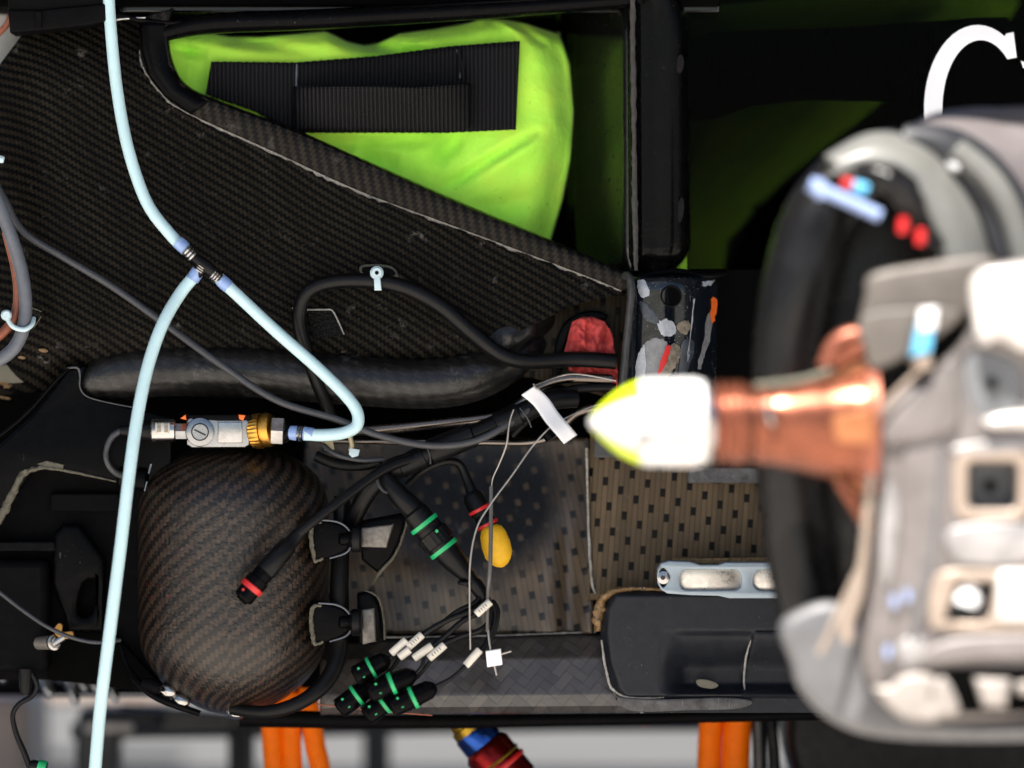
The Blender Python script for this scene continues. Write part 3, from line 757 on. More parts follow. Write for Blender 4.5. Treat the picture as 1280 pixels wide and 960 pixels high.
# ------------------------------------------------------------------ top left corner
bx = thing("control_box", P(70, 40, -.03), "black plastic box at the top left corner of the flank", "box")
b0 = plate("housing", [(6, -60), (134, -60), (134, 24), (112, 30), (60, 36), (12, 40)], M['blackmatt'], bx, y=-.05, depth=.08, bev=.004)
plate("lid", [(9, 12), (50, 12), (134, 4), (134, 26), (112, 31), (60, 37), (13, 41)], M['blackmatt'], bx, y=-.056, depth=.02, bev=.003)
pbox("lid_rib", 44, 14, 52, 35, -.06, -.05, M['blackmatt'], bx, .001)
bd = thing("pale_bodywork", P(-10, 60, .1), "white curved bodywork glimpsed behind the black box at the top left", "panel")
surf("skin", lambda u, v: (-60 + 110 * u - 30 * v, -40 + 160 * v, .13 + .06 * u * u), 16, 16, M['white'], bd, .006)
ow = tube("orange_wire", [(-20, 60, .08, 4), (0, 40, .07, 4), (10, 28, .06, 4), (20, 0, .06, 4)], 4, M['brown']); tag(ow, "short orange brown wire beside the black box at the top left", "wire")
ct = thing("chrome_trim", P(150, 25, -.01), "small chrome strip and screw under the top of the pale hose", "trim")
lathe("screw", (127, 12, -.012), (127, 12, -.004), [(0, 2), (.3, 4), (1, 4)], M['steel'], ct, 12)
tube("strip", [(118, 29, -.012, 2.4), (146, 24, -.012, 2.6), (182, 22, -.012, 1.4)], 2, M['steel'], ct, n=5, seg=8, lump=.4, ls=200)

# ------------------------------------------------------------------ pale blue air line
al = thing("air_line", P(252, 330, -.07), "pale blue hose forked by a black Y connector in front of the carbon panel", "hose")
tube("upper_hose", [(134, -40, -.05), (138, 30, -.05), (146, 110, -.05), (160, 185, -.055), (183, 252, -.06), (212, 292, -.065), (234, 314, -.07)], 7.5, M['hose'], al, n=8, seg=20)
tube("lower_hose", [(246, 342, -.07), (226, 366, -.075), (203, 406, -.09), (185, 458, -.10), (172, 520, -.11), (162, 590, -.12), (150, 690, -.125), (136, 800, -.125), (125, 890, -.12), (116, 1000, -.12)], 7.8, M['hose'], al, n=8, seg=20)
tube("branch_hose", [(272, 346, -.07), (300, 372, -.07), (345, 414, -.065), (395, 458, -.06), (430, 492, -.06), (446, 514, -.06), (446, 532, -.06), (430, 541, -.06), (405, 544, -.06), (380, 543, -.06)], 7.6, M['hose'], al, n=10, seg=20)
yf = lathe("connector", (240, 319, -.075), (276, 348, -.075), [(0, 5), (.1, 6.5), (.3, 7.5), (.5, 9), (.7, 7.5), (.9, 6.5), (1, 5)], M['cable'], al)
lathe("barb", (256, 330, -.075), (244, 348, -.075), [(0, 7), (.5, 6.5), (1, 5)], M['cable'], yf)
for a, b in (((222, 302), (232, 311)), ((248, 338), (240, 350)), ((276, 350), (286, 359))):
    lathe("hose_end", (*a, -.073), (*b, -.073), [(0, 8.3), (.5, 8.6), (1, 8.2)], M['hoseend'], al, smooth=60)
for a, b in (((233, 312), (243, 322)), ((253, 333), (248, 340)), ((266, 342), (274, 349))):
    for k in range(3):
        t0 = k / 3
        p = (a[0] + (b[0] - a[0]) * t0, a[1] + (b[1] - a[1]) * t0, -.075); q = (a[0] + (b[0] - a[0]) * (t0 + .25), a[1] + (b[1] - a[1]) * (t0 + .25), -.075)
        lathe("crimp_ring", p, q, [(0, 8.2), (.5, 9), (1, 8.2)], M['steel'], al)

# ------------------------------------------------------------------ gas bottle with its valve
gb = thing("gas_bottle", P(292, 892, .03), "rounded carbon wrapped gas bottle with a metal valve on top", "gas bottle")
BC = .035
prof = [(0, 10), (.006, 30), (.02, 52), (.05, 77), (.10, 100), (.16, 113), (.22, 118), (.35, 119), (.62, 119), (.70, 118), (.77, 113), (.84, 100), (.90, 82), (.95, 58), (.985, 32), (1, 6)]
pr = [(0, prof[0][1])] + [tuple(x) for x in catmull(prof, 5)]
lathe("shell", (292, 556, BC), (292, 893, BC), pr, M['bottle'], gb, 72, 80)
VY = -.03
vb = plate("valve_block", [(233, 524), (238, 521), (306, 521), (312, 527), (312, 556), (306, 560), (240, 560), (233, 556)], M['alu'], gb, y=VY - .018, depth=.036, bev=.003)
plate("block_web", [(272, 527), (303, 527), (303, 554), (272, 554)], M['steel'], vb, y=VY - .019, depth=.004, bev=.0018)
lathe("screw_plug", (250, 540, VY - .024), (250, 540, VY - .014), [(0, 14), (.15, 17.5), (.6, 18.5), (1, 18.5)], M['alu'], vb, 32)
lathe("plug_ring", (250, 540, VY - .0245), (250, 540, VY - .02), [(0, 11), (1, 12)], M['blackmatt'], vb, 32)
lathe("plug_face", (250, 540, VY - .0255), (250, 540, VY - .02), [(0, 9.6), (.3, 10.4), (1, 10.4)], M['alu'], vb, 32)
tube("plug_slot", [(243, 537, VY - .0258, 1.2), (257, 544, VY - .0258, 1.2)], 1.2, M['ink'], vb, n=3, seg=6)
plate("top_strap", [(230, 519), (312, 518), (314, 523), (304, 526), (272, 526), (240, 523)], M['blackmatt'], vb, y=VY - .02, depth=.03, bev=.0015)
plate("seal_tip", [(225, 523), (232, 518), (233, 525)], M['orange_s'], vb, y=VY - .021, depth=.02, bev=.001)
plate("seal_tip", [(298, 518), (307, 519), (304, 526), (299, 524)], M['orange_s'], vb, y=VY - .022, depth=.02, bev=.001)
sens = lathe("pressure_sensor", (220, 538, VY), (189, 538, VY), [(0, 13), (.05, 14.5), (.5, 14.5), (.95, 14.5), (1, 13)], M['steel'], gb)
def arc_label(x0, x1, cx_y, r, a0, a1, yc):
    def f(u, v):
        a = R(a0 + (a1 - a0) * v); return x0 + (x1 - x0) * u, cx_y - r * math.sin(a), yc - r * .001 * math.cos(a)
    return f
surf("sensor_label", arc_label(194, 212, 538, 15, 40, -15, VY), 4, 12, M['cream'], sens, .0004)
def text(s, px, py, y, size, rot, m, parent):
    cu = bpy.data.curves.new("text", 'FONT'); cu.body = s; cu.size = size * K(y); cu.extrude = .0001; cu.align_x = 'CENTER'; cu.align_y = 'CENTER'
    ob = bpy.data.objects.new("t", cu); COL.objects.link(ob)
    dg = bpy.context.evaluated_depsgraph_get(); dg.update(); me = bpy.data.meshes.new_from_object(ob.evaluated_get(dg))
    bpy.data.objects.remove(ob); bpy.data.curves.remove(cu)
    me.transform(Matrix.Translation(P(px, py, y)) @ Matrix.Rotation(R(rot), 4, 'Y') @ Matrix.Rotation(R(90), 4, 'X'))
    return put("lettering", me, m, parent, 0)
text("2005", 198.5, 534, VY - .0165, 6.5, -90 + 180, M['ink'], sens)
text("2005", 207.5, 534, VY - .0165, 6.5, -90 + 180, M['ink'], sens)
lathe("sensor_tail", (190, 538, VY), (150, 538, VY), [(0, 13), (.2, 12), (.6, 9), (1, 6)], M['shrink'], gb)
lathe("hex_fitting", (234, 539, VY), (219, 539, VY), [(0, 11), (1, 11)], M['alu'], gb, 6, 20)
lathe("port", (311, 540, VY), (326, 540, VY), [(0, 14), (.25, 15), (.5, 13), (.6, 15), (1, 15)], M['steel'], gb)
lathe("knurled_collar", (313, 540, VY), (338, 537, VY - .008), [(0, 17), (.15, 21), (.5, 22), (.62, 22), (.64, 19), (.7, 19)], M['gold'], gb, 60, 20, ripple=((.1, .55), .02))
lathe("gold_flange", (330, 538, VY - .005), (340, 537, VY - .008), [(0, 21), (.4, 22), (1, 20)], M['gold'], gb, 40)
lathe("hex_nut", (338, 538, VY - .006), (356, 539, VY - .006), [(0, 16), (.1, 18.5), (.9, 18.5), (1, 16)], M['steel'], gb, 6, 20)
lathe("nipple", (352, 540, VY - .006), (368, 541, VY - .012), [(0, 14), (.4, 13), (.6, 9), (1, 9)], M['cable'], gb)
lathe("blue_collar", (364, 541, -.05), (376, 542, -.055), [(0, 9), (.5, 9.4), (1, 9)], M['hoseend'], gb)
for k in range(3):
    lathe("coil_clip", (371 + 4 * k, 541.6, -.055), (374 + 4 * k, 541.8, -.055), [(0, 9.5), (.5, 10.6), (1, 9.5)], M['steel'], gb)
lathe("hose_tail", (380, 542, -.058), (392, 543, -.06), [(0, 9), (1, 8)], M['hoseend'], gb)
# small cable looping behind the sensor
sl = tube("sensor_cable", [(152, 538, -.03, 4), (140, 546, -.03, 4), (133, 562, -.03, 3.5), (134, 578, -.03, 3.5), (146, 592, -.02, 4), (170, 598, .0, 5)], 4, M['thin'], None, n=8)
tag(sl, "thin grey sensor cable looping behind the pale hose left of the bottle", "cable")
cn = thing("dark_plug", P(180, 605, 0), "black plug with glinting catches tucked left of the bottle neck", "plug")
lathe("body", (146, 596, .0), (186, 600, .0), [(0, 8), (.1, 14), (.9, 15), (1, 9)], M['black'], cn)
lathe("ring", (160, 597, .0), (166, 597.5, .0), [(0, 15.5), (1, 15.5)], M['green_r'], cn)
for a, b in ((189, 584), (184, 606)):
    tube("catch", [(a, b - 4, -.016, 1.2), (a - 3, b + 8, -.016, 1.2)], 1, M['steel'], cn, n=3, seg=6)

# ------------------------------------------------------------------ brackets that hold the bottle
for i, (oy, lab) in enumerate(((0, "upper black bracket with a pale rim holding the bottle's right side"), (104, "lower black bracket with a pale rim holding the bottle's right side"))):
    br = thing("bottle_bracket", P(430, 700 + oy, 0), lab, "bracket", "brackets holding the gas bottle")
    sh = smooth_loop([(389, 652 + oy), (406, 650 + oy), (428, 656 + oy), (438, 668 + oy), (438, 682 + oy), (424, 694 + oy), (400, 700 + oy), (390, 701 + oy)], 4)
    plate("lug", sh, M['black'], br, y=-.052, depth=.05, bev=.004)
    tube("lug_rim", [(398, 650 + oy, -.054, 1.0), (420, 652 + oy, -.054, 1.2), (434, 660 + oy, -.054, 1.2), (440, 674 + oy, -.054, 1.3), (434, 690 + oy, -.054, 1.2), (412, 698 + oy, -.054, 1.0)], 1.2, M['cablegrey'], br, n=6, seg=6)
    tube("pale_rim", [(402, 653 + oy, -.053, 1.6), (391, 655 + oy, -.054, 2.6), (389, 672 + oy, -.054, 2.8), (391, 690 + oy, -.054, 2.8), (394, 701 + oy, -.054, 2.2), (404, 698 + oy, -.054, 1.6)], 2.5, M['fray'], br, n=6, seg=8, lump=.7, ls=260)
    lathe("pin", (424, 674 + oy, -.055), (440, 674 + oy, -.05), [(0, 6), (.2, 8), (.6, 8), (.7, 11), (1, 11)], M['black'], br)
    lathe("bush", (438, 674 + oy, -.045), (452, 674 + oy, -.045), [(0, 14), (.2, 17), (.8, 17), (1, 14)], M['rubber'], br)
    if i == 0: plate("pad", [(451, 660), (492, 655), (483, 685), (452, 684)], M['aluw'], br, y=-.03, depth=.04, bev=.003)
    else: plate("pad", [(452, 762), (468, 760), (470, 802), (453, 806)], M['aluw'], br, y=-.03, depth=.04, bev=.003)
    if i == 0:
        plate("web", [(446, 652), (512, 640), (506, 664), (490, 700), (474, 718), (452, 700)], M['black'], br, y=-.015, depth=.05, bev=.006)
        tube("web_edge", [(511, 642, -.016, 1.4), (503, 672, -.017, 1.6), (492, 696, -.017, 1.8), (474, 716, -.016, 2.2), (466, 730, .0, 1.6)], 2, M['fray'], br, n=6, seg=8, lump=.6, ls=260)
    else:
        plate("web", [(446, 742), (464, 738), (476, 756), (480, 800), (470, 806), (448, 806)], M['black'], br, y=-.02, depth=.05, bev=.006)
        tube("web_edge", [(456, 738, -.018, 1.2), (472, 746, -.02, 1.6), (479, 770, -.022, 1.5), (481, 800, -.022, 1.2)], 1.5, M['fray'], br, n=6, seg=8, lump=.6, ls=260)

# ------------------------------------------------------------------ cables
o = tube("thin_cable", [(-20, 200, -.02), (6, 250, -.02), (30, 290, -.02), (80, 322, -.02), (140, 358, -.02), (205, 404, -.03), (275, 455, -.04), (345, 500, -.045), (420, 524, -.05), (470, 543, -.055), (520, 555, -.06), (560, 557, -.06), (600, 549, -.058), (640, 527, -.05), (668, 506, -.04)], 4.6, M['thin'], None, n=8)
tag(o, "thin dark grey cable running diagonally across the carbon panel", "cable")
lc = thing("looped_cable", P(470, 350, -.03), "thick black cable looping over the panel and into the red cloth", "cable")
tube("sheath", [(414, 520, .0, 8), (398, 482, -.01, 8.5), (382, 436, -.02, 9), (374, 396, -.025, 9), (384, 366, -.03, 9), (412, 353, -.03, 9), (460, 351, -.03, 9.5), (505, 359, -.03, 10), (550, 382, -.03, 10), (595, 420, -.025, 10), (628, 444, -.02, 10), (662, 452, -.015, 9.5), (720, 449, -.005, 10), (770, 452, .0, 10)], 9, M['cable'], lc, n=10, seg=20)
ck = thing("cable_clip", P(470, 345, -.04), "pale clip holding the looped black cable under its plate", "clip")
plate("strap", [(467, 344), (475, 344), (477, 363), (468, 363)], M['ziptie'], ck, y=-.046, depth=.008, bev=.0015)
lathe("head", (471, 341, -.046), (471, 341, -.03), [(0, 6), (.2, 8.5), (1, 8.5)], M['ziptie'], ck, 20)
lathe("head_hole", (471, 341, -.0468), (471, 341, -.04), [(0, 2.5), (1, 2.5)], M['blackmatt'], ck, 12)
# left bundle
gc = tube("grey_cable", [(-30, 180, -.05), (-8, 240, -.05), (12, 290, -.05), (27, 340, -.05), (32, 385, -.05), (26, 420, -.05), (8, 444, -.05), (-30, 462, -.05)], 8.5, M['cablegrey'], None, n=8)
tag(gc, "thick grey cable curving in from the left edge", "cable")
bc = tube("brown_cable", [(8, 290, -.042), (20, 340, -.043), (22, 380, -.043), (12, 406, -.046), (-6, 424, -.05), (-30, 440, -.05)], 6, M['brown'], None, n=8)
tag(bc, "reddish brown cable strapped behind the grey one at the left edge", "cable")
zt = thing("zip_tie", P(22, 402, -.06), "pale zip tie binding grey and brown cables at the left edge", "zip tie")
tube("loop", [(8, 396, -.058, 3), (16, 408, -.062, 3.2), (30, 412, -.062, 3.2), (40, 406, -.056, 3), (42, 398, -.045, 3)], 3, M['ziptie'], zt, n=6, seg=10)
lathe("head", (8, 394, -.066), (8, 394, -.05), [(0, 5), (.2, 7), (1, 7)], M['ziptie'], zt, 12)
lh = tube("small_nozzle", [(-12, 198, -.05, 5), (0, 199, -.05, 5), (5, 200, -.05, 4)], 5, M['ziptie'], None); tag(lh, "pale stub of tubing at the left edge above the grey cable", "tube stub")
# steel brake pipes
o = tube("steel_pipe", [(390, 540, .01, 6), (470, 537, .0, 6.5), (560, 528, .0, 6), (620, 520, .0, 6), (650, 505, -.005, 6), (676, 484, -.01, 6), (710, 473, -.01, 6), (765, 474, -.005, 6)], 6, M['pipe'], None, n=8, seg=16)
tag(o, "upper thick steel pipe running under the carbon duct to the red cloth", "pipe")
o = tube("steel_pipe", [(400, 551, .01, 3.5), (480, 552, .01, 3.8), (600, 553, .005, 4), (660, 553, .0, 4), (690, 545, -.005, 4), (706, 530, -.01, 5), (726, 514, -.012, 5.5), (770, 506, -.01, 5.5)], 4, M['pipe'], None, n=8, seg=14)
tag(o, "lower thin steel pipe bending up towards the white nose cone", "pipe")
o = tube("steel_pipe", [(640, 545, .0, 4), (664, 520, -.004, 5), (690, 497, -.008, 5.5), (720, 486, -.008, 5.5), (770, 484, -.006, 5.5)], 5, M['rubber'], None, n=8, seg=14); o.name = "rubber_pipe"
tag(o, "dark rubber pipe between the two steel pipes behind the white paper tag", "pipe")
az = thing("aged_tie", P(440, 560, -.02), "yellowed zip tie hanging on the lower steel pipe", "zip tie")
tube("loop", [(437, 544, -.03, 3), (440, 556, -.03, 3), (438, 564, -.03, 3.5)], 3, M['amber'], az, n=5, seg=8)
plate("tail", [(437, 560), (450, 562), (448, 570), (440, 572), (436, 568)], M['ziptie'], az, y=-.034, depth=.006, bev=.001)
plate("stub", [(403, 553), (416, 550), (418, 562), (406, 563)], M['amber'], az, y=-.02, depth=.006, bev=.001)
o = tube("black_line", [(404, 556, -.02, 3), (420, 568, -.03, 3), (450, 575, -.03, 3), (480, 574, -.03, 3)], 3, M['thin'], None, n=6); tag(o, "thin black line hanging just below the steel pipes by the bottle", "cable")
o = tube("black_hose", [(395, 570, -.005, 7), (420, 580, -.01, 7), (450, 582, -.01, 7), (476, 578, -.02, 6)], 7, M['rubber'], None, n=6); tag(o, "short black hose right of the bottle neck", "hose")

# main loom
lm = thing("wiring_loom", P(560, 560, -.04), "thick black wiring loom running down to the red, green and yellow banded plugs", "wiring loom")
tube("trunk", [(720, 498, -.02, 12), (690, 500, -.03, 13), (655, 515, -.035, 13), (600, 540, -.04, 13), (545, 562, -.04, 13), (500, 585, -.04, 12.5), (468, 605, -.035, 12), (446, 640, -.02, 11), (430, 680, .0, 11)], 13, M['shrink'], lm, n=8, seg=20)
for a, b, r in (((536, 566), (592, 543), 16), ((620, 531), (650, 518), 15), ((500, 585), (530, 570), 14.5)):
    lathe("sleeve", (*a, -.04), (*b, -.04), [(0, r - 2), (.03, r), (.97, r), (1, r - 2)], M['shrink'], lm, 24)
for a, b in (((625, 527), (629, 540)), ((532, 556), (538, 580)), ((668, 507), (682, 526)), ((650, 510), (664, 534))):
    tube("binding", [(*a, -.052, 1.1), ((a[0] + b[0]) / 2 + 2, (a[1] + b[1]) / 2, -.056, 1.1), (*b, -.05, 1.1)], 1.1, M['thin'], lm, n=4, seg=6)
lathe("clamp", (682, 536, -.04), (690, 548, -.04), [(0, 6), (.3, 9), (1, 9)], M['black'], lm, 10)
tube("side_branch", [(540, 566, -.035, 5), (500, 574, -.05, 5.5), (482, 584, -.055, 6), (478, 600, -.05, 6)], 5, M['cable'], lm, n=8)
tube("red_plug_lead", [(560, 562, -.03, 6), (500, 578, -.055, 6.5), (468, 594, -.07, 6.5), (430, 622, -.09, 6.5), (396, 648, -.105, 6.5), (372, 668, -.11, 7)], 6.5, M['cable'], lm, n=8, seg=16)
lathe("boot", (376, 664, -.108), (330, 716, -.118), [(0, 7), (.12, 8.5), (.3, 9.5), (.34, 12), (.95, 14), (1, 12)], M['shrink'], lm, 28, 40)
rp = lathe("plug", (333, 712, -.118), (303, 749, -.124), [(0, 12), (.15, 13), (.3, 12.5), (.32, 14.5), (.55, 14.5), (.57, 13.2), (.95, 13), (1, 11.5)], M['black'], lm, 32, 30)
lathe("red_band", (317, 731.5, -.122), (312.5, 737, -.1225), [(0, 14.4), (.1, 14.9), (.9, 14.9), (1, 14.4)], M['red_r'], rp)
lathe("red_dot", (304, 737, -.139), (304, 737, -.135), [(0, 1.6), (1, 1.6)], M['red_r'], rp, 10)
lathe("socket", (304, 748, -.126), (301, 751, -.126), [(0, 8.5), (1, 8)], M['deep'], rp)
# green banded branch
tube("green_branch", [(476, 582, -.05, 7), (484, 600, -.06, 10), (500, 620, -.065, 13), (520, 640, -.065, 14)], 12, M['shrink'], lm, n=8, seg=20)
tube("tie", [(474, 586, -.06, 2), (472, 602, -.062, 2), (480, 614, -.066, 2), (492, 616, -.074, 2)], 2, M['thin'], lm, n=5, seg=6)
gp = lathe("plug", (517, 638, -.066), (558, 690, -.068), [(0, 14), (.05, 17), (.3, 17), (.32, 19), (.42, 19), (.44, 18), (.52, 18), (.54, 21), (.80, 21), (.82, 19), (.9, 19), (1, 17)], M['cable'], lm, 40, 30, ripple=((.53, .81), .015))
for t in (.28, .87):
    a = (517 + 41 * t, 638 + 52 * t, -.067); b = (517 + 41 * (t + .09), 638 + 52 * (t + .09), -.067)
    lathe("green_band", a, b, [(0, 18.6), (.1, 20), (.9, 20), (1, 18.6)], M['green_r'], gp)
lathe("green_dot", (546, 664, -.0885), (546, 664, -.085), [(0, 2), (1, 2)], M['green_r'], gp, 10)
lathe("taper_boot", (554, 685, -.068), (598, 736, -.068), [(0, 17), (.3, 15.5), (.55, 12), (.8, 9), (1, 9)], M['shrink'], lm, 28, 50)
tube("bundle", [(592, 728, -.068, 10), (602, 742, -.068, 9), (609, 756, -.068, 7)], 9, M['shrink'], lm, n=5)
tube("binding", [(574, 728, -.075, 3), (580, 729, -.08, 3), (588, 729, -.08, 3)], 3, M['cable'], lm, n=4, seg=8)
wires = [
    [(600, 740, -.07), (596, 752, -.075), (570, 766, -.08), (545, 785, -.08), (520, 797, -.08), (508, 803, -.08)],
    [(604, 745, -.07), (600, 758, -.078), (578, 768, -.084), (560, 775, -.085), (535, 789, -.085), (526, 798, -.085)],
    [(610, 750, -.07), (606, 762, -.075), (580, 775, -.08), (560, 792, -.082), (545, 805, -.084), (536, 810, -.085)],
    [(613, 752, -.07), (612, 775, -.075), (600, 788, -.08), (575, 796, -.08), (555, 805, -.084)],
    [(614, 750, -.068), (619, 770, -.07), (612, 795, -.075), (606, 808, -.078), (598, 816, -.08)],
    [(616, 752, -.062), (622, 765, -.066), (617, 790, -.068), (609, 805, -.072)]]
for wv in wires: tube("wire", wv, 3.6, M['cable'], lm, n=6, seg=10)
sleeves = [((508, 800), (489, 817)), ((528, 793), (510, 809)), ((540, 807), (517, 823)), ((556, 806), (536, 823)), ((600, 812), (582, 832)), ((613, 752), (595, 768)), ((512, 812), (499, 822))]
for k, (a, b) in enumerate(sleeves):
    y = -.086 - .001 * k
    s_ = lathe("label_sleeve", (*a, y), (*b, y), [(0, 4.4), (.04, 5), (.96, 5), (1, 4.4)], M['cream'], lm, 16)
    if k in (1, 3, 5):
        for t in (.3, .45, .6, .75):
            x_, z_ = a[0] + (b[0] - a[0]) * t, a[1] + (b[1] - a[1]) * t
            tube("mark", [(x_ - 1.4, z_ - 1.6, y - .0048, .5), (x_ + 1.2, z_ + 1.4, y - .0048, .5)], .5, M['ink'], s_, n=2, seg=5)
plugs = [((486, 823), (444, 846), (489, 817)), ((520, 842), (462, 866), (530, 822)), ((545, 858), (490, 884), (582, 832)), ((502, 862), (458, 895), (540, 824)), ((470, 852), (424, 886), (500, 822)), ((460, 836), (430, 850), (508, 812))]
for k, (a, b, c) in enumerate(plugs[:5]):
    y = (-.085, -.10, -.10, -.085, -.075)[k]
    pg = lathe("plug", (*a, y), (*b, y - .004), [(0, 5), (.05, 8), (.15, 12), (.42, 13), (.45, 14), (.6, 14), (.62, 13), (.66, 13.6), (.97, 13.2), (1, 12)], M['black'], lm, 32, 30)
    d = (b[0] - a[0], b[1] - a[1]); 
    q0 = (a[0] + d[0] * .47, a[1] + d[1] * .47, y - .002); q1 = (a[0] + d[0] * .56, a[1] + d[1] * .56, y - .002)
    lathe("green_band", q0, q1, [(0, 14), (.1, 15), (.9, 15), (1, 14)], M['green_r'], pg)
    for (t, off) in ((.8, -5), (.82, 7)):
        L_ = math.hypot(*d); nx, ny = -d[1] / L_, d[0] / L_
        x_, z_ = a[0] + d[0] * t + nx * off, a[1] + d[1] * t + ny * off
        lathe("green_dot", (x_, z_, y - .0045 - .012 * math.cos(off / 13)), (x_, z_, y - .012 * math.cos(off / 13)), [(0, 1.7), (1, 1.7)], M['green_r'], pg, 10)
    e = (b[0] + d[0] * .03, b[1] + d[1] * .03, y - .0042)
    lathe("socket", (b[0] - d[0] * .02, b[1] - d[1] * .02, y - .0042), e, [(0, 10), (1, 9)], M['deep'], pg)
    tube("wire", [(*a, y, 3), ((a[0] * .5 + c[0] * .5) + 2, (a[1] + c[1]) / 2 + 2, y - .002, 2.6), (*c, y, 2.6)], 3, M['cable'], lm, n=5, seg=8)
# yellow capped plug
yp = thing("capped_plug", P(610, 660, -.02), "small black plug with red bands and a yellow rubber cap", "plug")
tube("lead", [(510, 606, -.01, 5), (530, 588, -.015, 5), (556, 577, -.015, 5), (574, 580, -.01, 5), (584, 600, -.01, 6), (592, 622, -.015, 8)], 5, M['cable'], yp, n=8)
lathe("body", (588, 616, -.015), (616, 668, -.025), [(0, 9), (.1, 13), (.5, 14), (.55, 11), (.65, 13), (1, 11)], M['cable'], yp)
for t in (.36, .72):
    lathe("red_band", (588 + 28 * t, 616 + 52 * t, -.018 - .005 * t), (588 + 28 * (t + .08), 616 + 52 * (t + .08), -.018 - .005 * t), [(0, 13.5), (.2, 14.3), (.8, 14.3), (1, 13.5)], M['red_r'], yp)
lathe("cap", (613, 657, -.03), (628, 709, -.03), [(0, 8), (.06, 13), (.2, 16.5), (.45, 18.3), (.7, 17.5), (.86, 13), (.95, 8), (1, 2)], M['yellow'], yp, 36, 80)
# lock wires, sleeve and tags
lw = thing("lock_wire", P(587, 810, -.08), "pale bent lock wire descending from the paper tag past the plugs", "wire")
tube("strand", [(775, 500, -.03, 1.0), (740, 508, -.05, 1.0), (712, 520, -.07, 1.0), (688, 534, -.085, 1.0), (664, 560, -.085, 1.1), (640, 594, -.088, 1.1), (612, 632, -.09, 1.2), (596, 660, -.092, 1.2), (588, 700, -.094, 1.2), (587, 750, -.094, 1.2), (588, 812, -.094, 1.1)], 1.4, M['wire'], lw, n=8, seg=8)
o = tube("short_wire", [(642, 512, -.06, 1), (637, 528, -.06, 1.2), (633, 556, -.06, 1.3), (624, 580, -.055, 1.1), (616, 598, -.05, .9), (614, 614, -.05, 1)], 1.2, M['wire'], None, n=6, seg=8); tag(o, "short bare wire dropping from the loom above the yellow cap", "wire")
rs = thing("tag_sleeve", P(612, 800, -.08), "clear straight sleeve carrying the square white tag", "sleeve")
tube("sleeve", [(614, 608, -.06, 2.6), (613, 700, -.08, 2.8), (610, 740, -.082, 2.6), (609, 790, -.085, 2)], 2.7, M['sleeve'], rs, n=8, seg=10)
tube("core_wire", [(610, 786, -.085, 1.5), (613, 810, -.088, 1.3), (621, 844, -.088, 1.2)], 1.3, M['wire'], rs, n=6, seg=6)
tg = thing("square_tag", P(617, 822, -.09), "small square white tag pierced by wires under the plugs", "tag")
plate("card", [(607, 814), (626, 811), (628, 831), (609, 834)], M['paper'], tg, y=-.096, depth=.006, bev=.0012)
tube("cross_wire", [(622, 819, -.092, 1.1), (639, 814, -.09, 1.1)], 1, M['wire'], tg, n=3, seg=6)
pt = thing("paper_tag", P(690, 520, -.1), "wavy white paper tag hanging on a wire beside the nose cone", "tag")
def f_tag(u, v):
    c = [(660, 488), (676, 502), (690, 522), (702, 536), (713, 549)]
    q = catmull(c, 10); i = u * (len(q) - 1); k = min(int(i), len(q) - 2); f = i - k
    cx, cy = q[k][0] * (1 - f) + q[k + 1][0] * f, q[k][1] * (1 - f) + q[k + 1][1] * f
    wd = (v - .5) * 2; nx, ny = 8.2, -5.6
    return cx + nx * wd, cy + ny * wd, -.095 + .006 * math.sin(u * 6.0) + .003 * wd
surf("paper", f_tag, 30, 6, M['paper'], pt, .0006, 80)
tube("tag_wire", [(668, 482, -.09, 1), (700, 470, -.06, 1.2), (726, 468, -.05, 1.2), (770, 476, -.04, 1.2)], 1.1, M['wire'], pt, n=6, seg=6)
tube("staple", [(667, 480, -.094, 1.3), (671, 486, -.097, 1.3)], 1.2, M['wire'], pt, n=2, seg=6)
# rubber hose round the bottle
o = tube("rubber_hose", [(428, 620, .0, 10), (426, 680, .0, 11), (424, 740, -.01, 12), (424, 800, -.01, 12), (416, 838, -.02, 11), (396, 864, -.03, 10), (366, 882, -.035, 9), (330, 890, -.03, 8), (290, 886, -.01, 8)], 11, M['rubber'], None, n=8, seg=20)
tag(o, "thick black rubber hose passing behind the brackets and under the bottle", "hose")
# red cloth
rc = thing("red_cloth", P(740, 440, -.0), "crumpled red cloth stuffed in the intake mouth", "cloth")
def f_cloth(u, v):
    tb = [(396, 728, 742), (402, 716, 756), (412, 712, 762), (426, 709, 766), (440, 705, 769), (452, 708, 771), (464, 712, 772), (474, 760, 772), (490, 768, 772)]
    py = 396 + 94 * v; a = interp([(t[0], t[1]) for t in tb], py); b = interp([(t[0], t[2]) for t in tb], py)
    px = a + (b - a) * u
    y = .008 + .016 * mnoise.noise(Vector((px * .06, py * .05, 0))) + .010 * abs(mnoise.noise(Vector((px * .13, py * .10, 3)))) + .02 * (u - .5) ** 2
    return px, py, y
surf("sheet", f_cloth, 50, 60, M['redcloth'], rc, .003, 70)

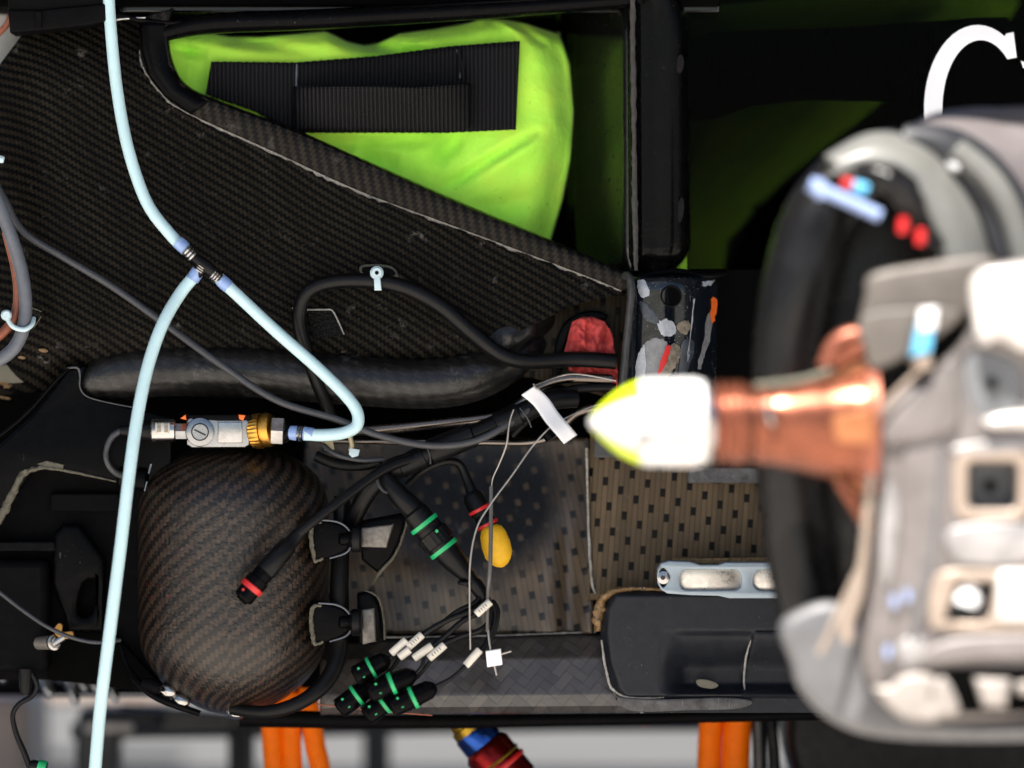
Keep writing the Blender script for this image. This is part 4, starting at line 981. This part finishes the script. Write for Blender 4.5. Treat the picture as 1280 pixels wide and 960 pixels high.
# ------------------------------------------------------------------ silver bracket
sb = thing("silver_bracket", P(900, 745, -.03), "blue grey machined bracket with milled slots above the dark tray", "bracket")
outl = [(822, 712), (826, 704), (836, 701), (862, 702), (876, 706), (898, 706), (906, 703), (960, 703), (1040, 703), (1040, 748), (912, 748), (898, 745), (862, 744), (834, 742), (826, 737), (822, 728)]
slot1 = rrect(850, 712, 927, 738, 9)
slot2 = rrect(941, 712, 1010, 739, 12)
eye = ell(829, 722, 5.5, 12)
plate("body", outl, M['anod'], sb, holes=[slot1, slot2, eye], y=-.045, depth=.03, bev=.002)
plate("slot_floor", rrect(849, 711, 928, 739, 9), M['slot'], sb, y=-.030, depth=.01, bev=.001)
plate("slot_floor", rrect(940, 711, 1011, 740, 12), M['slot'], sb, y=-.030, depth=.01, bev=.001)
lathe("eye_bolt", (829, 722, -.047), (832, 722, -.02), [(0, 4), (.05, 8), (.3, 10), (1, 10)], M['steel'], sb, 20)
lathe("eye_socket", (828.5, 722, -.0485), (829, 722, -.044), [(0, 3.2), (1, 3.2)], M['ink'], sb, 6, 20)
plate("back_strip", [(840, 698), (960, 697), (960, 706), (840, 704)], M['rust'], sb, y=-.02, depth=.01, bev=.001)

# ------------------------------------------------------------------ left lower details
rod = thing("gas_rod", P(70, 805, .0), "bright steel rod end with a gold bracket at the lower left", "rod end")
lathe("barrel", (48, 804, .01), (68, 803, -.01), [(0, 8), (1, 9)], M['aluw'], rod)
lathe("ring", (66, 803, -.012), (70, 803, -.018), [(0, 9.5), (.5, 10), (.6, 7), (1, 6.5)], M['steel'], rod)
lathe("pin", (66, 805, -.016), (80, 796, -.016), [(0, 5), (1, 4.6)], M['alu'], rod)
plate("gold_bracket", smooth_loop([(67, 788), (73, 779), (78, 782), (78, 790), (90, 789), (91, 796), (82, 799), (72, 796)], 3), M['cap_w'], rod, y=-.02, depth=.012, bev=.001)
o = tube("long_thin_cable", [(-20, 725, -.01), (4, 744, -.01), (30, 764, -.015), (60, 784, -.02), (90, 797, -.02), (120, 803, -.02), (150, 800, .0)], 2.6, M['thin'], None, n=6, seg=8); tag(o, "very thin grey cable sagging past the gold bracket at the lower left", "cable")
hl = thing("hanging_lead", P(30, 880, -.02), "black lead with a green plug hanging below the lower left corner", "lead")
tube("wire", [(38, 840, .0, 4), (46, 856, .0, 3.6), (40, 870, .0, 3.4), (24, 880, .0, 3.4), (16, 894, .0, 3.4), (20, 916, .0, 3.6), (30, 940, .0, 4), (37, 958, .0, 4)], 3.5, M['cable'], hl, n=8, seg=10)
lathe("boot", (32, 836, .0), (32, 869, .0), [(0, 9), (.7, 8), (1, 5)], M['rubber'], hl)
lathe("plug", (36, 956, .0), (58, 962, .0), [(0, 5), (.2, 8), (1, 9)], M['cable'], hl); lathe("green_band", (47, 958, .0), (57, 961, .0), [(0, 9.4), (1, 9.6)], M['green_r'], hl)
eng = thing("engine_fittings", P(100, 870, .35), "cluster of blurred alloy fittings under the lower left corner", "fittings")
pbox("block", -60, 790, 190, 862, .3, .45, M['blackmatt'], eng, .01)
for k, (a, b, r, l_) in enumerate(((60, 862, 10, 14), (92, 868, 9, 22), (104, 856, 8, 12), (142, 866, 8, 16), (120, 858, 10, 10), (2, 846, 9, 10), (76, 846, 12, 8))):
    lathe("fitting", (a - 6, b - l_, .28), (a + 4, b + l_ * .6, .27), [(0, r), (.3, r), (.4, r * .7), (.8, r * .7), (1, r * .4)], M['alu'], eng, 14)
for a, b in ((103, 818), (90, 816)):
    lathe("blue_cap", (a - 8, b - 2, .1), (a + 8, b + 6, .1), [(0, 6), (.4, 9), (1, 8)], M['ziptie'], eng, 16)
for i_, (a, b, lab) in enumerate(((212, 864, "polished dome bolt under the bottle's left side"), (228, 876, "polished dome bolt just inside the other dome bolt under the bottle"), (296, 890, "polished dome bolt at the very bottom of the bottle"))):
    o = lathe("dome_bolt", (a - 10, b - 4, .0), (a + 8, b + 4, -.01), [(0, 7), (.2, 10), (.6, 10), (.9, 6), (1, 2)], M['steel'], None, 20, 60); tag(o, lab, "bolt", "dome bolts under the bottle")
o = tube("bottle_cradle", [(150, 806, .03, 3), (160, 834, .02, 4), (180, 860, .0, 5), (206, 876, -.01, 5), (250, 892, -.01, 4)], 5, M['black'], None, n=8); tag(o, "slim black cradle strap under the bottle's lower left", "strap")
pk = lathe("black_fitting", (180, 852, -.01), (200, 862, -.02), [(0, 6), (.3, 8), (.8, 8), (1, 5)], M['blackmatt'], None); tag(pk, "tiny black fitting beside the polished dome bolts", "fitting")

# ------------------------------------------------------------------ below the car
stn = thing("support_stand", Vector((-.35, .6, 0)), "black steel support stand out of focus beneath the car", "stand")
SY = .75
tube("cross_tube", [(90, 914, SY, 11), (320, 912, SY, 10), (700, 906, SY, 9), (1060, 905, SY, 9)], 10, M['framegrey'], stn, n=4, seg=14)
pbox("gusset", 96, 886, 205, 912, SY - .04, SY + .03, M['frame'], stn, .012)
plate("gusset_arm", [(150, 880), (240, 886), (400, 902), (400, 912), (150, 912)], M['frame'], stn, y=SY - .02, depth=.04)
for x0, x1 in ((96, 152), (286, 300), (302, 318)):
    a, b = P(x0, 905, SY), P(x1, 905, SY)
    bevel(put("leg", boxm((a.x, SY - .03, .0), (b.x, SY + .03, a.z)), M['frame'], stn), .006)
a, b = P(445, 905, SY), P(480, 905, SY)
bevel(put("leg", boxm((a.x, SY + .3, .0), (b.x, SY + .36, a.z)), M['framegrey'], stn), .006)
pbox("pale_plate", 105, 905, 166, 915, SY - .06, SY - .045, M['pale'], stn, .002)
for (p0, p1, lab) in (((338, 885), (344, 985), "leftmost orange hose below the bottle"), ((362, 885), (366, 985), "middle orange hose of the three below the bottle"), ((386, 880), (402, 985), "third orange hose below the bottle, leaning away from the other two")):
    o = tube("orange_hose", [(p0[0], p0[1] - 20, .2), (*p0, .2), ((p0[0] + p1[0]) / 2, (p0[1] + p1[1]) / 2, .2), (*p1, .2), (p1[0] + 4, p1[1] + 200, .2)], 13, M['orange'], None, n=6, seg=18); tag(o, lab, "hose", "orange hoses hanging below the car")
for (x, r, lab) in ((889, 15, "left orange hose of the pair below the dark tray"), (922, 18, "right orange hose of the pair below the dark tray")):
    o = tube("orange_hose", [(x + 2, 860, .2), (x, 900, .2), (x - 3, 960, .2), (x - 8, 1160, .2)], r, M['orange'], None, n=6, seg=18); tag(o, lab, "hose", "orange hoses hanging below the car")
o = tube("dark_hose", [(950, 860, .2), (948, 900, .2), (950, 960, .2), (954, 1160, .2)], 9, M['frame'], None, n=6); tag(o, "black hose next to the orange pair below the dark tray", "hose", "black hoses below the dark tray")
o = tube("dark_hose", [(962, 860, .24), (963, 900, .24), (968, 960, .24), (974, 1160, .24)], 8, M['frame'], None, n=6); tag(o, "outer black hose beside the orange pair, nearer the black block", "hose", "black hoses below the dark tray")
cf = thing("hose_coupling", P(600, 920, .15), "gold, blue and red anodised hose coupling poking from under the sill", "coupling")
A_, B_ = (568, 886), (660, 1000)
def seg_(t): return (A_[0] + (B_[0] - A_[0]) * t, A_[1] + (B_[1] - A_[1]) * t, .12)
lathe("gold_section", seg_(0), seg_(.24), [(0, 19), (.7, 21), (.75, 24), (1, 24)], M['olive'], cf, 28)
lathe("blue_section", seg_(.22), seg_(.42), [(0, 23), (.2, 26), (.85, 26), (1, 22)], M['blue_an'], cf, 12, 30)
lathe("red_section", seg_(.40), seg_(.85), [(0, 26), (.1, 31), (.9, 33), (1, 28)], M['red_an'], cf, 28)
lathe("red_band", seg_(.62), seg_(.66), [(0, 34), (.5, 35), (1, 34)], M['red_r'], cf, 28)
lathe("gold_band", seg_(.56), seg_(.585), [(0, 33), (.5, 34), (1, 33)], M['olive'], cf, 28)
rb = plate("rubber_block", smooth_loop([(992, 870), (1100, 868), (1400, 868), (1400, 1010), (1030, 1010), (1002, 985), (988, 940), (987, 900)], 6), M['rubber'], None, y=.1, depth=.25, bev=.02); rb.data.materials[0] = M['navyblk'] if 'navyblk' in M else M['rubber']
tag(rb, "big black scuffed rubber block under the wheel hub at the lower right", "block")
bb = pbox("beige_box", -80, 872, 38, 1100, .9, 1.2, M['beigebox'], None, .02); tag(bb, "beige box out of focus on the floor at the lower left", "box")
bs = pbox("beige_rail", -200, 846, 210, 878, 1.75, 1.95, M['beigebox'], None, .01); tag(bs, "beige rail out of focus behind the alloy fittings", "rail")
rdv = lathe("tiny_fastener", (800, 900, .5), (812, 896, .5), [(0, 6), (.5, 8), (1, 6)], M['red_r'], None, 16); tag(rdv, "tiny red fastener blurred below the dark tray", "fastener")

# ------------------------------------------------------------------ wheel hub in front, out of focus
hb = thing("wheel_hub", P(1150, 900, -.65), "out of focus front wheel hub with copper axle and white nose cone", "wheel hub")
HY = -.60
tube("air_scoop", [(1130, 188, HY + .10, 30), (1075, 215, HY + .10, 42), (1026, 270, HY + .09, 46), (1000, 350, HY + .08, 46), (986, 440, HY + .08, 44), (984, 540, HY + .08, 42), (990, 630, HY + .08, 42), (1004, 720, HY + .08, 42), (1030, 800, HY + .08, 44), (1080, 860, HY + .08, 44)], 44, M['scoop'], hb, n=8, seg=28)
plate("scoop_back", smooth_loop([(1090, 220), (1230, 240), (1260, 500), (1240, 800), (1090, 830), (1020, 700), (1010, 500), (1030, 320)], 6), M['scoop'], hb, y=HY + .16, depth=.03, bev=.01)
def ribbon(name, a, b, y0, y1, bulge, m):
    a, b = catmull(a, 8), catmull(b, 8)
    def g(q, u):
        i = u * (len(q) - 1); k = min(int(i), len(q) - 2); f = i - k
        return [q[k][d] * (1 - f) + q[k + 1][d] * f for d in (0, 1)]
    def fn(u, v):
        p, q = g(a, u), g(b, u)
        return p[0] + (q[0] - p[0]) * v, p[1] + (q[1] - p[1]) * v, y0 + (y1 - y0) * v - bulge * math.sin(math.pi * v)
    return surf(name, fn, 48, 14, m, hb, .012)
rA = [(1050, 214), (1085, 212), (1120, 228), (1150, 262), (1170, 300), (1184, 350)]
rB = [(1036, 206), (1090, 178), (1142, 186), (1186, 226), (1216, 280), (1234, 350)]
rC = [(1120, 172), (1160, 184), (1200, 222), (1230, 275), (1250, 350)]
rD = [(1140, 168), (1200, 172), (1250, 205), (1286, 260), (1316, 350)]
rE = [(1136, 176), (1170, 154), (1240, 146), (1330, 160), (1420, 300)]
ribbon("shroud_ring", rA, rB, HY + .01, HY + .05, .018, M['shroud'])
ribbon("drum_gap", [(1060, 190), (1142, 184), (1188, 226), (1218, 280), (1236, 350)], rC, HY + .07, HY + .07, .0, M['scoop'])
ribbon("mesh_band", rC, rD, HY + .05, HY + .08, .016, M['band'])
ribbon("mesh_rib", [(1190, 190), (1234, 230), (1262, 280), (1280, 350)], [(1196, 184), (1242, 224), (1270, 276), (1290, 350)], HY + .035, HY + .04, .006, M['shroud'])
ribbon("outer_shroud", rD, rE, HY + .075, HY + .14, .02, M['pinkg'])
lathe("shroud_rivet", (1186, 201, HY + .035), (1200, 210, HY + .03), [(0, 6), (.5, 9), (1, 7)], M['white'], hb, 16)
tube("black_cluster", [(1070, 215, HY - .01, 12), (1105, 222, HY - .02, 20), (1130, 240, HY - .02, 20), (1150, 275, HY - .02, 14), (1168, 310, HY - .01, 14)], 16, M['scoop'], hb, n=6, seg=16, lump=.4, ls=50)
bt = tube("blue_tie", [(1012, 230, HY - .06, 10), (1034, 240, HY - .06, 8), (1070, 256, HY - .06, 8), (1100, 270, HY - .06, 8)], 8, M['sky_tie'], hb, n=6, seg=14)
lathe("tie_head", (1018, 226, HY - .065), (1030, 246, HY - .065), [(0, 8), (.3, 11), (1, 9)], M['sky_tie'], bt, 14)
lathe("red_tip", (1052, 228, HY - .05), (1066, 232, HY - .05), [(0, 7), (1, 7)], M['red_r'], hb, 14)
lathe("cyan_tip", (1066, 232, HY - .055), (1084, 238, HY - .055), [(0, 8), (1, 8)], M['cyan'], hb, 14)
for a, b in ((1130, 282), (1152, 296)):
    lathe("red_collar", (a, b - 10, HY - .05), (a - 2, b + 10, HY - .05), [(0, 6), (.5, 7), (1, 6)], M['red_r'], hb, 14)
# axle
AX = HY - .06
lathe("copper_axle", (880, 528, AX), (1088, 534, AX), [(0, 50), (.06, 50), (.08, 48), (.14, 48), (.16, 51), (.24, 51), (.26, 48.5), (.32, 48.5), (.34, 51), (.42, 51), (.5, 54), (.7, 64), (.88, 74), (1, 76)], M['copper'], hb, 40, 25)
for xx in (898, 909, 920, 938, 962):
    lathe("thread_ring", (xx, 528.5, AX), (xx + 4, 528.6, AX), [(0, 50), (.5, 53), (1, 50)], M['copperd'] if xx < 930 else M['scoop'], hb, 40, 25)
tube("axle_tape", [(946, 484, AX - .01, 6), (975, 480, AX - .02, 5), (1010, 474, AX - .02, 5), (1060, 456, AX - .02, 5)], 5, M['tan'], hb, n=6, seg=10)
M['copperb'] = mat('bright_copper', (.40, .15, .06), .35, .5, var=.25)
for pts in ([(1030, 480), (1060, 452), (1092, 440), (1092, 486)], [(1034, 586), (1092, 580), (1092, 640), (1064, 618)], [(1040, 520), (1092, 508), (1092, 556), (1046, 552)]):
    plate("axle_fin", pts, M['copperb'], hb, y=AX - (.085 if pts[0][1] == 520 else .03), depth=.012, bev=.003)
lathe("axle_flange", (1076, 534, AX), (1094, 534, AX), [(0, 80), (.3, 84), (1, 84)], M['copperd'], hb, 40, 25)
tube("clip_pin", [(958, 505, AX - .05, 3), (962, 520, AX - .055, 4), (966, 530, AX - .05, 3)], 3, M['steel'], hb, n=4, seg=8)
for a, b, c, d in ((1050, 600, 1090, 660), (1040, 455, 1085, 430), (1062, 590, 1100, 610)):
    tube("copper_stud", [(a, b, AX - .03, 9), ((a + c) / 2, (b + d) / 2, AX - .03, 10), (c, d, AX - .03, 10)], 9, M['copper'], hb, n=4, seg=14)
tube("pink_hose", [(1030, 460, AX, 10), (1044, 432, AX, 12), (1066, 420, AX, 12), (1090, 424, AX, 12)], 12, M['copperd'], hb, n=5, seg=14)
def f_highlight(u, v):
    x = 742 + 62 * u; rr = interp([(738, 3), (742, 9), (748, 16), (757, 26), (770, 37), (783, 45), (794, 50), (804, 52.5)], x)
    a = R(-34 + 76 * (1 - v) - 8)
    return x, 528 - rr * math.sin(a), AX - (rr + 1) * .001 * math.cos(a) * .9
nc = lathe("nose_cone", (738, 528, AX), (802, 528, AX), [(0, 2), (.06, 8), (.15, 15), (.3, 25), (.5, 36), (.7, 44), (.88, 49), (1, 51.5)], M['fluo'], hb, 40, 70)
lathe("nose_tip", (737, 528, AX - .001), (752, 528, AX - .001), [(0, 2), (.3, 8), (1, 14.5)], M['white'], nc, 30, 70)
surf("painted_highlight", f_highlight, 16, 12, M['white'], nc, .0008)  # blown highlight on the cone's front, painted as a white patch
lathe("nut_body", (800, 528, AX), (884, 528, AX), [(0, 52), (.1, 54), (.8, 55), (.9, 53), (1, 50)], M['white'], hb, 12, 25)
for k in range(6):
    a = R(60 * k - 100)
    plate("nut_rib", rrect(812, 510, 880, 524, 6), M['white'], hb, y=AX - .062, depth=.012, bev=.003) if k == 0 else None
plate("nut_notch", rrect(796, 546, 812, 556, 3), M['ink'], hb, y=AX - .056, depth=.01, bev=.001)
plate("nut_shade", rrect(812, 552, 872, 558, 3), M['castedge'], hb, y=AX - .058, depth=.008, bev=.001)
lathe("end_collar", (880, 528, AX), (892, 528, AX), [(0, 52), (.5, 54), (1, 51)], M['steel'], hb, 40, 25)
# upright casting
UY = HY - .10
win1 = rrect(1212, 578, 1272, 636, 10); win2 = [(1196, 728), (1245, 727), (1238, 768), (1228, 778), (1180, 777)]
win3 = smooth_loop([(1208, 442), (1250, 444), (1276, 464), (1272, 512), (1236, 520), (1214, 500)], 4)
up_o = [(1096, 520), (1120, 496), (1160, 466), (1200, 430), (1216, 400), (1226, 340), (1300, 322), (1440, 322), (1440, 880), (1300, 896), (1160, 900), (1110, 880), (1082, 840), (1080, 790), (1092, 720), (1096, 640), (1090, 560)]
up = plate("upright_casting", smooth_loop(up_o, 4), M['cast'], hb, holes=[win1, win2, win3], y=UY, depth=.06, bev=.010)
plate("window_cap", rrect(1206, 572, 1278, 642, 10), M['wing'], up, y=UY + .045, depth=.02, bev=.004)
plate("window_cap", [(1176, 722), (1250, 722), (1245, 784), (1172, 784)], M['wing'], up, y=UY + .045, depth=.02, bev=.004)
plate("window_cap", smooth_loop([(1206, 440), (1252, 440), (1282, 460), (1278, 516), (1236, 526), (1208, 504)], 4), M['wing'], up, y=UY + .004, depth=.05, bev=.006)
for a, b, y in ((1238, 608, UY + .03), (1240, 480, UY - .004)):
    lathe("cap_dimple", (a, b, y), (a, b, y + .02), [(0, 7), (1, 8)], M['blackmatt'], up, 20)
lathe("white_stub", (1206, 756, UY + .01), (1214, 728, UY + .01), [(0, 18), (.5, 18), (.7, 12), (1, 8)], M['white'], up, 20, 60)
plate("window_frame", rrect(1192, 562, 1290, 652, 20), M['castedge'], up, holes=[rrect(1210, 577, 1273, 637, 10)], y=UY - .006, depth=.012, bev=.005)
plate("window_frame", smooth_loop([(1172, 716), (1250, 714), (1290, 716), (1290, 786), (1240, 790), (1180, 788), (1162, 776)], 3), M['castedge'], up, holes=[win2], y=UY - .008, depth=.012, bev=.004)
plate("casting_rib", smooth_loop([(1166, 470), (1190, 452), (1200, 500), (1190, 540), (1110, 556), (1108, 530)], 4), M['cast'], up, y=UY - .010, depth=.016, bev=.006)
plate("casting_rib", smooth_loop([(1180, 800), (1300, 792), (1400, 796), (1400, 826), (1240, 826), (1160, 838), (1130, 840)], 4), M['cast'], up, y=UY - .012, depth=.018, bev=.007)
tube("casting_groove", [(1176, 560, UY - .004, 3), (1170, 640, UY - .004, 3), (1160, 720, UY - .004, 4), (1140, 800, UY - .004, 4)], 3, M['castd'], up, n=6, seg=8)
M['castl'] = mat('bright_casting_land', (.30, .285, .28), .38, .25, var=.4, vs_=30)
for pts in ([(1196, 556), (1290, 548), (1300, 562), (1204, 570)], [(1100, 640), (1112, 600), (1124, 640), (1116, 720), (1104, 726)], [(1190, 660), (1280, 654), (1296, 700), (1210, 706), (1186, 690)], [(1120, 806), (1150, 796), (1160, 824), (1132, 836)], [(1128, 506), (1160, 486), (1170, 500), (1136, 522)]):
    plate("bright_land", smooth_loop(pts, 4), M['castl'], up, y=UY - .006, depth=.010, bev=.004)  # brighter patches standing slightly proud of the casting
plate("casting_web", smooth_loop([(1130, 560), (1180, 552), (1180, 700), (1150, 800), (1116, 800), (1126, 700)], 4), M['cast'], up, y=UY - .004, depth=.01, bev=.004)
M['fin2'] = mat('bright_casting_boss', (.58, .55, .52), .3, .1, var=.2, vs_=25)
plate("top_boss", smooth_loop([(1222, 340), (1300, 330), (1400, 334), (1400, 436), (1290, 440), (1252, 424), (1228, 432), (1218, 400)], 4), M['fin2'], up, y=UY - .03, depth=.05, bev=.014)
plate("mid_boss", smooth_loop([(1232, 524), (1280, 514), (1400, 514), (1400, 540), (1270, 536), (1240, 534)], 4), M['fin2'], up, y=UY - .02, depth=.03, bev=.008)
plate("side_boss", rrect(1246, 712, 1400, 780, 10), M['fin2'], up, y=UY - .014, depth=.03, bev=.008)
tube("casting_edge", [(1150, 462, UY - .01, 3), (1112, 500, UY - .01, 4), (1096, 530, UY - .01, 5), (1088, 600, UY - .01, 6), (1080, 690, UY - .01, 6), (1072, 740, UY - .01, 8), (1058, 780, UY - .012, 9), (1060, 802, UY - .012, 8)], 6, M['castedge'], up, n=8, seg=12)
tube("brake_line", [(1078, 700, UY + .02, 3), (1060, 740, UY + .02, 4), (1040, 785, UY + .01, 4), (1024, 818, UY + .01, 4)], 4, M['castedge'], hb, n=6, seg=12)
plate("lower_flange", smooth_loop([(976, 790), (990, 768), (1040, 752), (1080, 780), (1100, 860), (1160, 896), (1300, 900), (1440, 890), (1440, 920), (1260, 928), (1110, 924), (1040, 902), (1000, 862), (990, 830)], 4), M['castd'], hb, y=UY + .05, depth=.06, bev=.012)
plate("flange_pocket", smooth_loop([(1098, 868), (1120, 850), (1180, 836), (1280, 834), (1400, 836), (1400, 886), (1200, 892), (1130, 890)], 4), M['deep'], up, y=UY - .006, depth=.012, bev=.003)
M['fin'] = mat('bright_casting_fin', (.30, .27, .245), .4, .1, var=.2)
for pts in ([(1092, 862), (1112, 858), (1128, 846), (1152, 842), (1172, 850), (1164, 872), (1176, 900), (1130, 898)], [(1166, 862), (1176, 848), (1186, 852), (1200, 888), (1180, 896), (1166, 888)],
            [(1218, 848), (1264, 850), (1258, 886), (1230, 884)], [(1270, 854), (1288, 852), (1290, 870), (1274, 868)]):
    plate("pocket_fin", pts if len(pts) == 4 else smooth_loop(pts, 4), M['fin'], up, y=UY - .026, depth=.024, bev=.006)
plate("heat_shield", smooth_loop([(1090, 342), (1160, 328), (1238, 320), (1244, 350), (1214, 392), (1150, 434), (1096, 462), (1080, 440), (1076, 400), (1082, 370)], 4), M['taupe'], hb, y=UY + .01, depth=.02, bev=.008)
plate("shield_lower", smooth_loop([(1082, 392), (1200, 388), (1160, 430), (1096, 462), (1082, 440)], 4), M['taupe'], hb, y=UY - .004, depth=.012, bev=.004)
plate("blue_sticker", [(1150, 392), (1170, 390), (1164, 440), (1138, 446)], M['cyan'], hb, y=UY - .02, depth=.01, bev=.003)
plate("white_sticker", [(1150, 386), (1172, 384), (1170, 412), (1148, 414)], M['white'], hb, y=UY - .022, depth=.01, bev=.003)
lathe("sticker_boss", (1150, 446, UY - .01), (1156, 462, UY - .01), [(0, 14), (1, 12)], M['castedge'], hb, 16)
for a, b in ((1135, 745), (1110, 815), (1118, 752)):
    plate("blue_fleck", smooth_loop(ell(a, b, 4, 9, 8), 2), M['sky_tie'], up, y=UY - .012, depth=.006, bev=.001)
